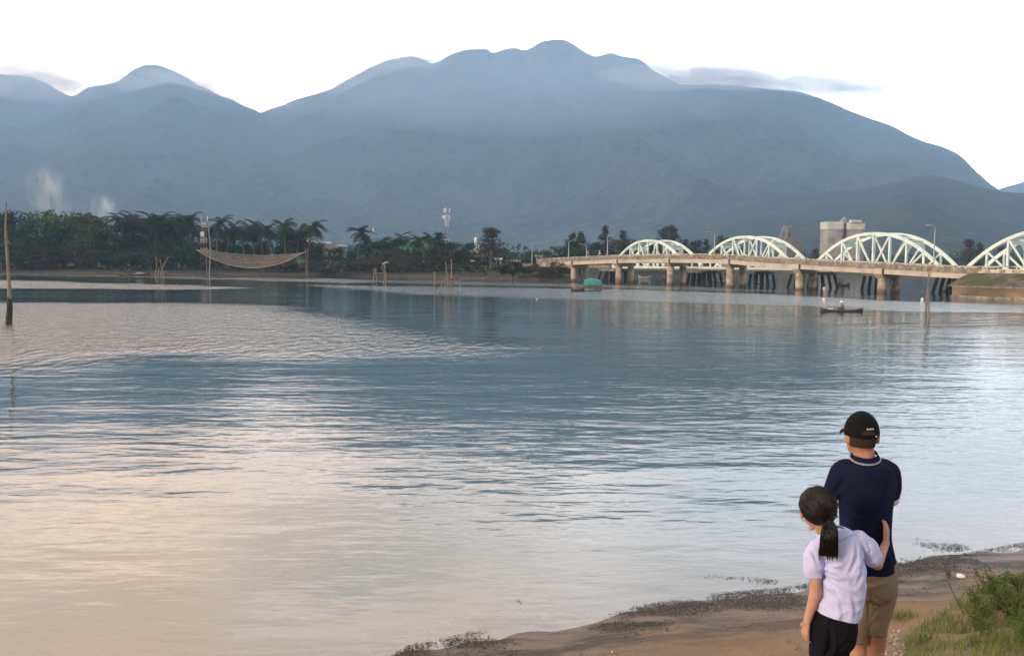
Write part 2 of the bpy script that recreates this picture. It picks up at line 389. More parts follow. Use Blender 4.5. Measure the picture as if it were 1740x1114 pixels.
def water_mat():
    m = bpy.data.materials.new('lagoon_water'); m.use_nodes = True; t = m.node_tree; t.nodes.clear()
    out = N(t, 'ShaderNodeOutputMaterial'); b = N(t, 'ShaderNodeBsdfPrincipled'); t.links.new(b.outputs[0], out.inputs[0])
    g = N(t, 'ShaderNodeNewGeometry'); P = g.outputs['Position']
    wa = N(t, 'ShaderNodeAttribute', attribute_name='wind'); sa = N(t, 'ShaderNodeAttribute', attribute_name='shallow')
    wf = wa.outputs['Fac']; sf = sa.outputs['Fac']
    def ns(sc, det, rg, st, rz=0):
        mpn = N(t, 'ShaderNodeMapping'); mpn.inputs['Scale'].default_value = st; mpn.inputs['Rotation'].default_value = (0, 0, R(rz)); t.links.new(P, mpn.inputs[0])
        n = N(t, 'ShaderNodeTexNoise'); n.inputs['Scale'].default_value = sc; n.inputs['Detail'].default_value = det; n.inputs['Roughness'].default_value = rg
        t.links.new(mpn.outputs[0], n.inputs['Vector']); return n.outputs[0]
    swell = ns(0.55, 1.5, 0.45, (0.35, 1.0, 1), 6)      # low gentle waves, crests running across the view
    rip = ns(2.6, 2.5, 0.5, (0.40, 1.0, 1), -9)         # small ripples
    patch = ns(0.045, 3, 0.6, (0.6, 1.5, 1), 10)        # where the ripples are livelier
    fine = ns(7.0, 3, 0.6, (0.8, 1.0, 1), 20)
    pa = mth(t, 'MULTIPLY_ADD', patch, 3.0, -0.95, clamp=True)
    glit = ns(1.0, 3, 0.6, (2.2, 0.7, 1), 4)            # patches of cat's paws
    calm = mth(t, 'SUBTRACT', 1.0, mth(t, 'MULTIPLY', sf, 0.8))
    h = mth(t, 'MULTIPLY', swell, 0.039)
    h = mth(t, 'ADD', h, mth(t, 'MULTIPLY', mth(t, 'MULTIPLY', rip, mth(t, 'MULTIPLY_ADD', pa, 0.75, 0.25)), 0.030))
    h = mth(t, 'MULTIPLY', h, calm)
    h = mth(t, 'ADD', h, mth(t, 'MULTIPLY', mth(t, 'MULTIPLY', fine, wf), 0.012))
    h = mth(t, 'ADD', h, mth(t, 'MULTIPLY', mth(t, 'MULTIPLY', glit, wf), 0.20))
    micro = ns(8.0, 3, 0.6, (0.45, 1.0, 1), -14)
    h = mth(t, 'ADD', h, mth(t, 'MULTIPLY', micro, 0.0018))
    bn = N(t, 'ShaderNodeBump'); bn.inputs['Strength'].default_value = 1.0; bn.inputs['Distance'].default_value = 1.0
    t.links.new(h, bn.inputs['Height']); t.links.new(bn.outputs[0], b.inputs['Normal'])
    rr = mth(t, 'MULTIPLY_ADD', wf, 0.12, 0.03)
    t.links.new(mth(t, 'ADD', rr, mth(t, 'MULTIPLY', sf, 0.10)), b.inputs['Roughness'])
    b.inputs['IOR'].default_value = 1.85
    body = mixc(t, sf, (0.018, 0.052, 0.052), (0.11, 0.095, 0.07))
    wd = ns(2.2, 7, 0.75, (0.5, 1.3, 1), -22)
    weed = mth(t, 'MULTIPLY', mth(t, 'MULTIPLY_ADD', wd, 8.0, -4.0, clamp=True), mth(t, 'MULTIPLY_ADD', sf, 2.6, -0.5, clamp=True))
    body = mixc(t, mth(t, 'MULTIPLY', weed, 0.8), body, (0.03, 0.03, 0.018))
    t.links.new(body, b.inputs['Base Color'])
    return m
WO = WM.build('water', water_mat()); tag(WO, kind='structure')
a1 = WO.data.attributes.new('wind', 'FLOAT', 'POINT'); a2 = WO.data.attributes.new('shallow', 'FLOAT', 'POINT')
wv = []; sv = []
for v in WO.data.vertices:
    x, y = v.co.x, v.co.y
    wv.append(wind(x, y) if 30 < y < 300 and abs(x) < 700 else 0.0)
    d = (y-shore_y(x)) if abs(x) < 70 and y < 60 else 99
    sv.append(max(0.0, 1-max(0, d)/3.2)**1.3)
a1.data.foreach_set('value', wv); a2.data.foreach_set('value', sv)
# ---------------------------------------------------------------- materials
M_CONC = mat('weathered_concrete', (0.44, 0.37, 0.29), 0.85, 0.22, 1.2, bump=0.3, bdist=0.02, col2=(0.20, 0.16, 0.125), s2=0.8)
M_CONCD = mat('stained_concrete', (0.21, 0.185, 0.16), 0.9, 0.4, 2.0, col2=(0.36, 0.32, 0.27), s2=1.6)
M_RAILW = mat('chalky_rail_paint', (0.55, 0.50, 0.42), 0.8, 0.3, 2.0, col2=(0.24, 0.19, 0.15), s2=1.4)
M_TRUSS = mat('pale_green_steel_paint', (0.74, 0.83, 0.79), 0.55, 0.12, 0.8, col2=(0.52, 0.70, 0.66), s2=0.5)
M_PILE = mat('dark_wet_pile', (0.050, 0.042, 0.036), 0.8, 0.4, 1.5)
M_GIRD = mat('pale_girder_concrete', (0.56, 0.48, 0.40), 0.85, 0.12, 1.2, col2=(0.44, 0.37, 0.30), s2=0.6)
M_ASPH = mat('asphalt', (0.055, 0.053, 0.05), 0.9, 0.2, 4)
M_GALV = mat('galvanised_steel', (0.42, 0.44, 0.46), 0.5, 0.1, 3)
M_STONE = mat('stone_wall', (0.27, 0.185, 0.12), 0.9, 0.4, 0.6, bump=0.6, bdist=0.05, col2=(0.12, 0.095, 0.07), s2=0.12)

# ---------------------------------------------------------------- road bridge on round piers
BD = Vector((6.4*4/3.3/1.0, -9.4*4/3.3, 0))          # one span along the axis (towards the right bank)
BD = Vector((65/FPX*182.7, -0.0633*182.7, 0))
B0 = Vector((104/FPX*182.7, 182.7, 0))
bt = BD.normalized(); bn_ = Vector((-bt.y, bt.x, 0))  # bn_ points away from the camera
def bp(n, off=0, z=0): p = B0+BD*n+bn_*off; return Vector((p.x, p.y, z))
RZ = [(-1.6, 4.2), (-.5, 4.75), (0.4, 5.15), (1.1, 5.42), (2, 5.58), (3, 5.50), (3.45, 5.12), (4.1, 4.75), (4.9, 4.35), (5.95, 3.80)]
def rz(n): return smi(RZ, n)                            # top of the railing
RW = 4.6; RO = -1.1                                     # deck width, near edge offset
road_bridge = empty('road_bridge', bp(2.5), 0, 'long low concrete road bridge on thick round piers in front of the steel arches', 'bridge')
def rel(mb, name, m, parent, smooth=False):
    off = parent.matrix_world.translation if False else parent.location
    mb.v = [(x-off.x, y-off.y, z-off.z) for x, y, z in mb.v]
    return mb.build(name, m, parent, smooth)
def ribbon(mb, n0, n1, steps, o0, o1, zt, zb, mi=0):
    """box section swept along the bridge axis"""
    ps = []
    for i in range(steps+1):
        n = lerp(n0, n1, i/steps); r_ = rz(n)
        ps.append([bp(n, o0, r_+zb), bp(n, o1, r_+zb), bp(n, o1, r_+zt), bp(n, o0, r_+zt)])
    vs = [p for q in ps for p in q]; fs = []
    for i in range(steps):
        for k in range(4):
            a = i*4+k; b_ = i*4+(k+1) % 4; fs.append((a, b_, b_+4, a+4))
    fs += [(3, 2, 1, 0), tuple(steps*4+k for k in range(4))]
    mb.add(vs, fs, mi)
mb = MB(); ribbon(mb, -0.82, 6.0, 60, RO, RO+RW, -0.58, -0.86); rel(mb, 'deck_slab', M_CONCD, road_bridge)
mb = MB(); ribbon(mb, -0.82, 6.0, 60, RO+.4, RO+RW-.4, -0.555, -0.575); rel(mb, 'carriageway', M_ASPH, road_bridge)
for o0 in (RO-0.02, RO+RW-0.2):
    mb = MB(); ribbon(mb, -0.82, 6.0, 60, o0, o0+0.22, -0.25, -0.60); rel(mb, 'parapet', M_CONCD, road_bridge)
    mb = MB(); ribbon(mb, -0.82, 6.0, 60, o0+.03, o0+0.19, 0.0, -0.10)
    n = -0.82
    while n < 6.0:
        z = rz(n); c = bp(n, o0+.11, z-.12)
        m_ = Matrix((bt, bn_, Vector((0, 0, 1)))).transposed()
        mb.box(c, (.16, .24, .32), m_); n += 0.11
    rel(mb, 'railing', M_RAILW, road_bridge)
for k in range(-1, 6):
    a, b_ = k+0.06, k+0.97
    if k == -1: a = -0.82
    if k == 5: b_ = 5.92
    mb = MB(); pass
    for go in (.12, 2.1, RW-.52):
        mb = MB(); ribbon(mb, a, b_, 8, RO+go, RO+go+.4, -0.86, -1.58); rel(mb, 'girder', M_GIRD, road_bridge)
def pier(n, last=False):
    z = rz(n)-1.62; mb = MB()
    r_ = 0.62
    prof = [(r_*1.04, -2.0), (r_*1.04, 0.25), (r_, 0.32), (r_, z-.62)]
    mb.lathe(bp(n, 0), prof, 20)
    c0 = rel(mb, 'pier', M_PIER, road_bridge, True)
    mb = MB(); mb.lathe(bp(n, 3.1), prof, 20); rel(mb, 'pier', M_PIER, road_bridge, True)
    # crosshead: trapezoid beam over both columns, its end face standing proud of the girders
    mb = MB(); vs = []
    for o, zb in ((RO-.10, z+.02), (-.55, z-.62), (3.3, z-.62), (RO+RW+.10, z+.02)):
        for s in (-1, 1): vs += [bp(n, o, zb)+bt*s*.62, bp(n, o, z+.78)+bt*s*.62]
    # trapezoid end
    fs = []
    for i in range(3):
        a = i*4; fs += [(a, a+1, a+5, a+4), (a+2, a+6, a+7, a+3), (a+1, a+3, a+7, a+5), (a, a+4, a+6, a+2)]
    fs += [(0, 2, 3, 1), (12, 13, 15, 14)]
    mb.add(vs, fs); rel(mb, 'crosshead', M_GIRD, road_bridge)
def pier_mat():
    m = M_CONC.copy(); m.name = 'pier_concrete'; t = m.node_tree; b = t.nodes['Principled BSDF']
    src = b.inputs['Base Color'].links[0].from_socket
    g = N(t, 'ShaderNodeNewGeometry'); s = N(t, 'ShaderNodeSeparateXYZ'); t.links.new(g.outputs['Position'], s.inputs[0])
    nn = N(t, 'ShaderNodeTexNoise'); nn.inputs['Scale'].default_value = 1.5; t.links.new(g.outputs['Position'], nn.inputs['Vector'])
    hh = mth(t, 'ADD', s.outputs[2], mth(t, 'MULTIPLY', nn.outputs[0], 0.8))
    f = mth(t, 'MULTIPLY_ADD', hh, -2.2, 2.4, clamp=True)      # tide stain
    t.links.new(mixc(t, f, src, (0.16, 0.10, 0.06)), b.inputs['Base Color']); return m
M_PIER = pier_mat()
for k in range(0, 6): pier(k)
mb = MB(); mb.box(bp(5.97, 1.2, 1.0), (1.6, 4.4, 3.4), Matrix((bt, bn_, Vector((0, 0, 1)))).transposed())
rel(mb, 'abutment', M_CONCD, road_bridge)

# ---------------------------------------------------------------- old truss bridge with four arched spans
T0 = Vector((172/FPX*193, 193, 0)); TD = Vector((109/FPX*193, -0.118*193, 0))
tt = TD.normalized(); tn = Vector((-tt.y, tt.x, 0))
TF = Matrix((tt, tn, Vector((0, 0, 1)))).transposed()
def tp(n, off=0, z=0): p = T0+TD*n+tn*off; return Vector((p.x, p.y, z))
TWD = 4.2
truss_bridge = empty('arched_bridge', tp(1.5), 0, 'pale green steel bridge of arched trusses on dark piles behind the concrete road bridge', 'bridge')
SP = 0.86
def sub(mb, name, m, part):
    off = truss_bridge.location
    mb.v = [(x-off.x, y-off.y, z-off.z) for x, y, z in mb.v]; return mb.build(name, m, part)
TZ = [3.25, 3.3, 3.4, 3.5, 3.55]
def arch_pt(n0, q, off, base):
    top = 8.75 if n0 > 0 else 8.5
    return tp(n0-.01+SP*q, off, base+(top-base)*(1-abs(2*q-1)**2.2))
for k in range(0, 4):
    base = TZ[k]
    mb = MB(); mb.bar(tp(k-.03, TWD/2, base-.5), tp(k+SP+.13, TWD/2, base-.5), TWD+.2, .4)
    deck = rel(mb, 'deck_span', M_CONCD, truss_bridge)
    for off in (0, TWD):
        mb = MB(); ns_ = 30; pts = [arch_pt(k, i/ns_, off, base) for i in range(ns_+1)]; vs = []; fs = []
        for i, p in enumerate(pts):
            t_ = (pts[min(i+1, ns_)]-pts[max(i-1, 0)]).normalized(); u_ = t_.cross(tn).normalized()
            for a_, b_ in ((-1, -1), (1, -1), (1, 1), (-1, 1)): vs.append(p+tn*.21*a_+u_*.23*b_)
        for i in range(ns_):
            for j in range(4): fs.append((i*4+j, i*4+(j+1) % 4, i*4+4+(j+1) % 4, i*4+4+j))
        fs += [(3, 2, 1, 0), tuple(ns_*4+j for j in range(4))]
        mb.add(vs, fs); sub(mb, 'truss_arch', M_TRUSS, deck)
        P_ = 8
        for j in range(1, P_):
            sub(MB().bar(tp(k-.01+SP*j/P_, off, base-.2), arch_pt(k, j/P_, off, base-.15), .26, .26, up=tt), 'hanger', M_TRUSS, deck)
        for j in range(1, P_):
            if j == P_//2: continue
            jj = j+1 if j < P_/2 else j-1
            sub(MB().bar(tp(k-.01+SP*jj/P_, off, base-.2), arch_pt(k, j/P_, off, base-.15), .22, .24, up=tt), 'diagonal_brace', M_TRUSS, deck)
        sub(MB().bar(tp(k-.02, off, base-.2), tp(k+SP+.0, off, base-.2), .34, .42), 'bottom_chord', M_TRUSS, deck)
    for j in range(2, 7):
        a = arch_pt(k, j/8, 0, base); b_ = arch_pt(k, j/8, TWD, base)
        mb = MB().bar(a, b_, .18, .2)
        if j < 6:
            c_ = arch_pt(k, (j+1)/8, TWD, base); d_ = arch_pt(k, (j+1)/8, 0, base)
            mb.bar(a, c_, .10, .10); mb.bar(d_, b_, .09, .09)
        if j in (2, 6):
            zt = a.z; q = j/8
            mb.box(tp(k-.01+SP*q, TWD/2, zt-.5), (.16, TWD-.4, .6), TF)
            for s in (.3, TWD-.3):
                vs = [tp(k-.01+SP*q, s, zt-.75), tp(k-.01+SP*q, s+(.9 if s < 2 else -.9), zt-.75), tp(k-.01+SP*q, s, zt-1.8)]
                vs2 = [v+tt*.12 for v in vs]; mb.add(vs+vs2, [(0, 1, 2), (5, 4, 3), (0, 3, 4, 1), (1, 4, 5, 2), (2, 5, 3, 0)])
        sub(mb, 'wind_bracing', M_TRUSS, deck)
for n_, hw in ((-.07, 1), (.93, 1), (1.48, 0), (1.93, 1), (2.42, 0), (2.93, 1), (3.95, 1)):
    base = interp([(i, z) for i, z in enumerate(TZ)], n_)
    cap = rel(MB().box(tp(n_, TWD/2, base-.95), (5.6 if hw else 3.0, TWD+1.2, .5), TF), 'pile_cap', M_CONCD, truss_bridge)
    rows = (-.095, 0, .095) if hw else (-.045, .045)
    for r_ in rows:
        for j in range(4):
            o = lerp(-.2, TWD+.2, j/3); rk = (o-TWD/2)*.18
            sub(MB().tube([tp(n_+r_*1.35, o+rk, -1.5), tp(n_+r_, o, base-1.15)], .25, 8), 'pile', M_PILE, cap)
for n_ in (-.62, -1.2):
    cap = rel(MB().box(tp(n_, TWD/2, 2.5), (1.4, TWD+1, .5), TF), 'pile_cap', M_CONCD, truss_bridge)
    for j in range(4): sub(MB().tube([tp(n_, lerp(0, TWD, j/3), -1.5), tp(n_, lerp(0, TWD, j/3), 2.4)], .26, 8), 'pile', M_PILE, cap)
rel(MB().bar(tp(-1.7, TWD/2, 3.05), tp(-.07, TWD/2, 3.05), TWD, .6), 'approach_deck', M_CONCD, truss_bridge)

mb = MB(); n = 6.02
while n < 9.5:
    mb.box(bp(n, RO+.11, 3.70), (.14, .2, .5), Matrix((bt, bn_, Vector((0, 0, 1)))).transposed()); n += .16
mb.bar(bp(6.0, RO+.11, 3.9), bp(9.5, RO+.11, 3.9), .18, .14); mb.bar(bp(6.0, RO+.11, 3.25), bp(9.5, RO+.11, 3.25), .3, .5)
rel(mb, 'approach_railing', M_RAILW, road_bridge)
# ---------------------------------------------------------------- right embankment and retaining wall
def emb():
    mb = MB(); vs = []; nu, nv = 60, 16
    for i in range(nu+1):
        q = i/nu; n = 5.93+q*3.6
        for j in range(nv+1):
            v = j/nv
            if i == 0: rr = .25
            o = lerp(RO-2.9, RO-.1, v); ht = lerp(1.32, rz(5.95)-.75+.15*q, v**.9)
            nn = n + (1-v)*(-.10 if q < .02 else 0)
            p = bp(nn, o, ht); k_ = .16*min(1, v*4)*(1-v)*2
            vs.append((p.x, p.y, p.z+k_*fbm(p.x, p.y, 0, 4, .6)))
        for o2, ht in ((RO+RW+6, rz(5.95)-.6), (RO+RW+14, -1.5)):
            p = bp(n, o2, ht); vs.append(p)
    W = nv+3; fs = []
    for i in range(nu):
        for j in range(W-1): a = i*W+j; fs.append((a, a+W, a+W+1, a+1))
    b0 = len(vs); vs.append(bp(5.93, RO-2.9, -1.5)); fs.append(tuple([b0]+list(range(0, W))))
    mb.add(vs, fs); return mb
M_EMB = mat('rubble_and_grass_slope', (0.12, 0.105, 0.085), 0.95, 0.5, 0.9, bump=0.8, bdist=0.12, col2=(0.065, 0.085, 0.03), s2=0.35)
o = emb().build('embankment', M_EMB); tag(o, kind='structure')
mb = MB()
a = bp(5.92, RO-3.3, 0); b_ = bp(9.5, RO-3.3, 0)
rot = Matrix((bt, bn_, Vector((0, 0, 1)))).transposed(); L = (b_-a).length
mb.box((a+b_)/2+Vector((0, 0, -.1)), (L, .9, 2.8), rot)
wall = empty('retaining_wall', a, 0, 'ochre stone retaining wall at the waterline below the grassy bridge embankment', 'wall')
rel(mb, 'wall_face', M_STONE, wall)
mb = MB(); mb.box((a+b_)/2+Vector((0, 0, 1.37)), (L+.1, 1.1, .14), rot); rel(mb, 'coping', M_CONCD, wall)
mb = MB(); mb.box((a+b_)/2-bn_*.55+Vector((0, 0, -.1)), (L, .5, .7), rot); rel(mb, 'footing', M_CONCD, wall)

# ---------------------------------------------------------------- street lamps along the road bridge
def lamp(px, ytop, off, n_guess, label):
    # stands on the near or far edge of the deck
    best = min((abs((bp(n/100, off).x/bp(n/100, off).y)*FPX+870-px), n/100) for n in range(-400, 1100))[1]
    base = bp(best, off, rz(max(-1.6, best))-.3 if best > -.9 else 2.4)
    top = 4+(horizon(px)-ytop)*base.y/FPX
    h = top-base.z
    r = empty('street_lamp', base, 0, label, 'street lamp', 'street lamps along the road bridge')
    MB().tube([(0, 0, 0), (0, 0, h*.5), (0, 0, h)], [.11, .09, .06], 8).build('pole', M_GALV, r)
    arm = MB().tube([(0, 0, h-.02), tuple(bn_*.5*(1 if off < 2 else -1)+Vector((0, 0, h+.22))), tuple(bn_*1.4*(1 if off < 2 else -1)+Vector((0, 0, h+.38)))], .045, 6).build('arm', M_GALV, r)
    e = bn_*1.6*(1 if off < 2 else -1)
    MB().box((e.x, e.y, h+.36), (.5, .5, .1)).build('lamp_head', M_GALV, r)
    return r
lamp(903, 413, RO-.1, 0, 'street lamp among the trees, just off the end of the concrete bridge')
lamp(965, 411, RO-.1, 0, 'slim street lamp above the round pier nearest the wooded shore')
lamp(995, 418, RO+RW+.1, 0, 'faint thin street lamp on the deck between two taller lamps beside the smallest arch')
lamp(1030, 403, RO-.1, 0, 'tall street lamp on the near parapet closest to the smallest steel arch')
lamp(1211, 398, RO+RW+.1, 0, 'street lamp rising from the gap between the two smallest steel arches')
lamp(1583, 388, RO+RW+.1, 0, 'tall pale street lamp rising through the end of the biggest whole arch')
# ---------------------------------------------------------------- foliage
def leaf_mat(name, col, dark, light=None):
    m = bpy.data.materials.new(name); m.use_nodes = True; t = m.node_tree; b = t.nodes['Principled BSDF']
    b.inputs['Roughness'].default_value = 0.75; b.inputs['Specular IOR Level'].default_value = 0.15
    g = N(t, 'ShaderNodeNewGeometry'); oi = N(t, 'ShaderNodeObjectInfo')
    c = mixc(t, g.outputs['Random Per Island'], dark, col)
    if light:
        nn = N(t, 'ShaderNodeTexNoise'); nn.inputs['Scale'].default_value = 0.5; nn.inputs['Detail'].default_value = 3; t.links.new(g.outputs['Position'], nn.inputs['Vector'])
        c = mixc(t, mth(t, 'MULTIPLY_ADD', nn.outputs[0], 5, -2.6, clamp=True), c, light)
    hs = N(t, 'ShaderNodeHueSaturation'); t.links.new(c, hs.inputs['Color'])
    t.links.new(mth(t, 'MULTIPLY_ADD', oi.outputs['Random'], 0.06, 0.47), hs.inputs['Hue'])
    t.links.new(mth(t, 'MULTIPLY_ADD', oi.outputs['Random'], 0.6, 0.7), hs.inputs['Value'])
    t.links.new(hs.outputs[0], b.inputs['Base Color'])
    tr = N(t, 'ShaderNodeBsdfTranslucent'); t.links.new(hs.outputs[0], tr.inputs['Color'])
    mx = N(t, 'ShaderNodeMixShader'); mx.inputs[0].default_value = 0.25
    t.links.new(b.outputs[0], mx.inputs[1]); t.links.new(tr.outputs[0], mx.inputs[2]); t.links.new(mx.outputs[0], t.nodes['Material Output'].inputs[0])
    return m
M_LEAF = leaf_mat('broad_leaf', (0.065, 0.115, 0.018), (0.014, 0.032, 0.006), (0.18, 0.22, 0.022))
M_LEAFD = leaf_mat('dark_leaf', (0.026, 0.062, 0.010), (0.006, 0.014, 0.004), (0.075, 0.11, 0.018))
M_LEAFB = leaf_mat('brownish_leaf', (0.075, 0.062, 0.038), (0.03, 0.026, 0.018))
M_PALM = leaf_mat('palm_frond', (0.032, 0.055, 0.018), (0.010, 0.020, 0.008), (0.085, 0.075, 0.028))
M_CAS = leaf_mat('casuarina_needles', (0.075, 0.055, 0.034), (0.022, 0.020, 0.014))
M_BARK = mat('bark', (0.10, 0.08, 0.06), 0.9, 0.4, 2)
rnd = random.Random(11)
def leafquad(mb, p, s, n=None):
    a = Vector((rnd.uniform(-1, 1), rnd.uniform(-1, 1), rnd.uniform(-.6, .6))).normalized()
    b_ = a.cross(Vector((rnd.uniform(-1, 1), rnd.uniform(-1, 1), rnd.uniform(-1, 1)))).normalized()
    w_ = s*rnd.uniform(.35, .6)
    mb.add([p-a*s, p+b_*w_, p+a*s, p-b_*w_], [(0, 1, 2, 3)])
def make_broad(H, W, seed, lm, nleaf=1900, trunk_h=.3):
    rnd.seed(seed)
    root = empty('broadleaf_tree'); mb = MB(); tr = MB()
    tr.tube([(0, 0, -.6), (.1, 0, H*.2), (rnd.uniform(-.3, .3), 0, H*.55)], [W*.045, W*.035, W*.02], 7)
    cl = []
    for i in range(rnd.randint(13, 18)):
        a = rnd.uniform(0, 6.28); h = rnd.uniform(trunk_h, .93); rr = W*.5*math.sin(math.pi*min(1, (h-trunk_h*.5)/(1.08-trunk_h*.5)))**.7*rnd.uniform(.25, .95)
        cl.append((Vector((math.cos(a)*rr, math.sin(a)*rr, h*H)), rnd.uniform(.13, .24)*W))
        if i % 2 == 0: tr.tube([(0, 0, H*trunk_h*.7), tuple(cl[-1][0]*.6+Vector((0, 0, H*.15))), tuple(cl[-1][0])], [W*.02, W*.012, .03], 5)
    for c, r_ in cl:
        for _ in range(nleaf//len(cl)):
            d = Vector((rnd.gauss(0, 1), rnd.gauss(0, 1), rnd.gauss(0, 1))).normalized()*r_*rnd.uniform(.45, 1.08)
            d.z *= .75; leafquad(mb, c+d, rnd.uniform(.022, .048)*W*.55+.1)
    mb.build('crown', lm, root); tr.build('trunk', M_BARK, root); return root
def make_palm(H, seed, nf=17, L=3.6):
    rnd.seed(seed); root = empty('coconut_palm'); mb = MB(); tr = MB()
    lean = Vector((rnd.uniform(-.16, .16)*H, rnd.uniform(-.1, .1)*H, 0))
    pts = [Vector((0, 0, -.5))+lean*(q**1.8)+Vector((0, 0, H*q)) for q in (0, .25, .5, .75, 1)]
    tr.tube(pts, [.24, .19, .16, .14, .13], 7); top = pts[-1]
    for i in range(nf):
        az = i*2.399+rnd.uniform(-.2, .2); el = R(rnd.uniform(-25, 72)); d = Vector((math.cos(az)*math.cos(el), math.sin(az)*math.cos(el), math.sin(el)))
        l = L*rnd.uniform(.8, 1.1); p = top.copy(); n = 9; prev = p.copy()
        for k in range(n):
            d = (d+Vector((0, 0, -.20))).normalized(); q = p+d*(l/n)
            sd = d.cross(Vector((0, 0, 1))).normalized()
            wd = .75*math.sin(math.pi*min(1, (k+1.2)/(n+.6)))**.6
            for s in (-1, 1):
                for h_ in (0, .5):
                    o = p.lerp(q, h_); e = o+sd*s*wd+d*.28+Vector((0, 0, -.42*wd-.1*rnd.random()))
                    mb.add([o, o+d*(l/n)*.42, e+d*.1, e], [(0, 1, 2, 3)])
            p = q
    mb.build('crown', M_PALM, root); tr.build('trunk', M_BARK, root); return root
def make_cas(H, W, seed, lm=None):
    rnd.seed(seed); root = empty('casuarina_tree'); mb = MB(); tr = MB()
    tr.tube([(0, 0, -.5), (.1, 0, H*.5), (0, 0, H*.97)], [W*.05, W*.03, .03], 6)
    for i in range(85):
        h = rnd.uniform(.16, 1)**.85; a = rnd.uniform(0, 6.28); l = W*.5*(1.05-h)**.55*rnd.uniform(.55, 1.12)
        s_ = Vector((0, 0, h*H*.93)); e = s_+Vector((math.cos(a)*l, math.sin(a)*l, l*rnd.uniform(.25, .8)))
        tr.tube([s_, e], [.05, .02], 4, caps=False)
        for k in range(17):
            p = s_.lerp(e, rnd.uniform(.2, 1.05))+Vector((rnd.gauss(0, .10), rnd.gauss(0, .10), rnd.gauss(0, .12)))*W*.45
            leafquad(mb, p, rnd.uniform(.10, .26))
    mb.build('crown', lm or M_CAS, root); tr.build('trunk', M_BARK, root); return root
def make_bush(W, seed, lm):
    rnd.seed(seed); root = empty('shrub'); mb = MB()
    for c in range(6):
        cc = Vector((rnd.uniform(-.4, .4)*W, rnd.uniform(-.3, .3)*W, rnd.uniform(.1, .4)*W)); r_ = rnd.uniform(.2, .32)*W
        for _ in range(110):
            d = Vector((rnd.gauss(0, 1), rnd.gauss(0, 1), abs(rnd.gauss(0, 1)))).normalized()*r_*rnd.uniform(.4, 1.1); leafquad(mb, cc+d, rnd.uniform(.10, .24))
    st = MB()
    for c in range(5): st.tube([(0, 0, -.3), (rnd.uniform(-.3, .3)*W, rnd.uniform(-.2, .2)*W, .4*W)], [.06, .02], 5)
    mb.build('foliage', lm, root); st.build('stem', M_BARK, root); return root
BR = [make_broad(10, 10, 1, M_LEAF), make_broad(10, 9, 2, M_LEAFD), make_broad(10, 11, 3, M_LEAF), make_broad(10, 8, 4, M_LEAFD), make_broad(10, 9, 5, M_LEAFB, trunk_h=.2)]
PA = [make_palm(10, 21), make_palm(10, 22), make_palm(10, 23, 19)]
CA = [make_cas(10, 5.2, 31), make_cas(10, 3.6, 32, M_LEAFD), make_cas(10, 4.4, 33)]
BU = [make_bush(3, 41, M_LEAFD), make_bush(3, 42, M_LEAF), make_bush(3, 43, M_LEAFB)]
ORD = ['first', 'second', 'third', 'fourth', 'fifth', 'sixth', 'seventh', 'eighth', 'ninth', 'tenth', 'eleventh', 'twelfth', 'thirteenth', 'fourteenth', 'fifteenth', 'sixteenth', 'seventeenth', 'eighteenth', 'nineteenth', 'twentieth']+[a+b for a in ('twenty-', 'thirty-') for b in ('first', 'second', 'third', 'fourth', 'fifth', 'sixth', 'seventh', 'eighth', 'ninth')]
ALLT = BR+PA+CA+BU
bpy.context.view_layer.update()
for o in ALLT: reg(o)
USED = set()
def plant(proto, px, ytop, Y, label, group, cat='tree', wf=1.0, hb=None):
    """place a copy so that its top reaches image row ytop at distance Y"""
    p = at(px, 470, Y); zb = land_z(p.x, Y); top = CAM_H+(horizon(px)-ytop+3)*Y/FPX
    h = max(1.0, top-zb); base = 10.0 if cat != 'shrub' else 1.9
    s = h/base
    o = proto if proto.name not in USED else copy_tree(proto)
    if proto.name not in USED: USED.add(proto.name)
    o.location = (p.x, Y, zb); o.scale = (s*wf, s*wf, s); o.rotation_euler = (0, 0, rnd.uniform(0, 6.28))
    if group: SER.setdefault(group, []).append((px, o))
    tag(o, label, cat, group); return o
SER = {}
rnd.seed(5)
# left wood: three rows, skyline traced
SKY_L = [(-60,375),(0,366),(30,366),(60,359),(80,363),(100,372),(125,366),(160,370),(185,376),(200,384),(215,374),(240,371),(270,369),(295,374),(320,380),(345,382),(365,378),(390,388),(410,392),(440,384),(470,386),(495,384),(520,388),(535,402)]
def wood(x0, x1, step, dy, Y, protos, label, group, jit=6, wf=1.0, sky=SKY_L, cat='tree'):
    x = x0
    while x < x1:
        px = x+rnd.uniform(-step, step)*.35; yt = interp(sky, px)+dy+rnd.uniform(0, jit)
        plant(rnd.choice(protos), px, yt, Y+rnd.uniform(-4, 4), label, group, cat, wf*rnd.uniform(.85, 1.15)); x += step
G1 = 'tall leafy trees of the dense wood on the far shore'
wood(-70, 200, 34, 0, 252, [BR[0], BR[1], BR[2]], 'tall leafy tree in the dense wood behind the moored dark boat', G1)
wood(-60, 200, 30, 14, 243, [BR[0], BR[1], BR[2], BR[3]], 'mid height tree before the tallest trees of the dense wood', 'middle row trees of the dense wood', 12)
wood(-50, 205, 26, 42, 236, [BR[4], BR[1], BR[3], BR[4]], 'low dull green tree along the water side of the dense wood', 'front row trees of the dense wood', 14)
wood(205, 345, 22, -1, 254, [BR[0], BR[1]], 'dark green tree between smoke plume and red-white mast', 'trees beside the red and white mast', 8)
wood(205, 345, 24, 26, 244, [BR[1], BR[3], BR[2]], 'shorter tree before the palms near the red-white mast', 'shorter trees near the red and white mast', 14)
wood(205, 540, 24, 48, 236, [BR[1], BR[3], BR[4]], 'dark low tree behind the hanging fishing net', 'low trees behind the fishing net', 10)
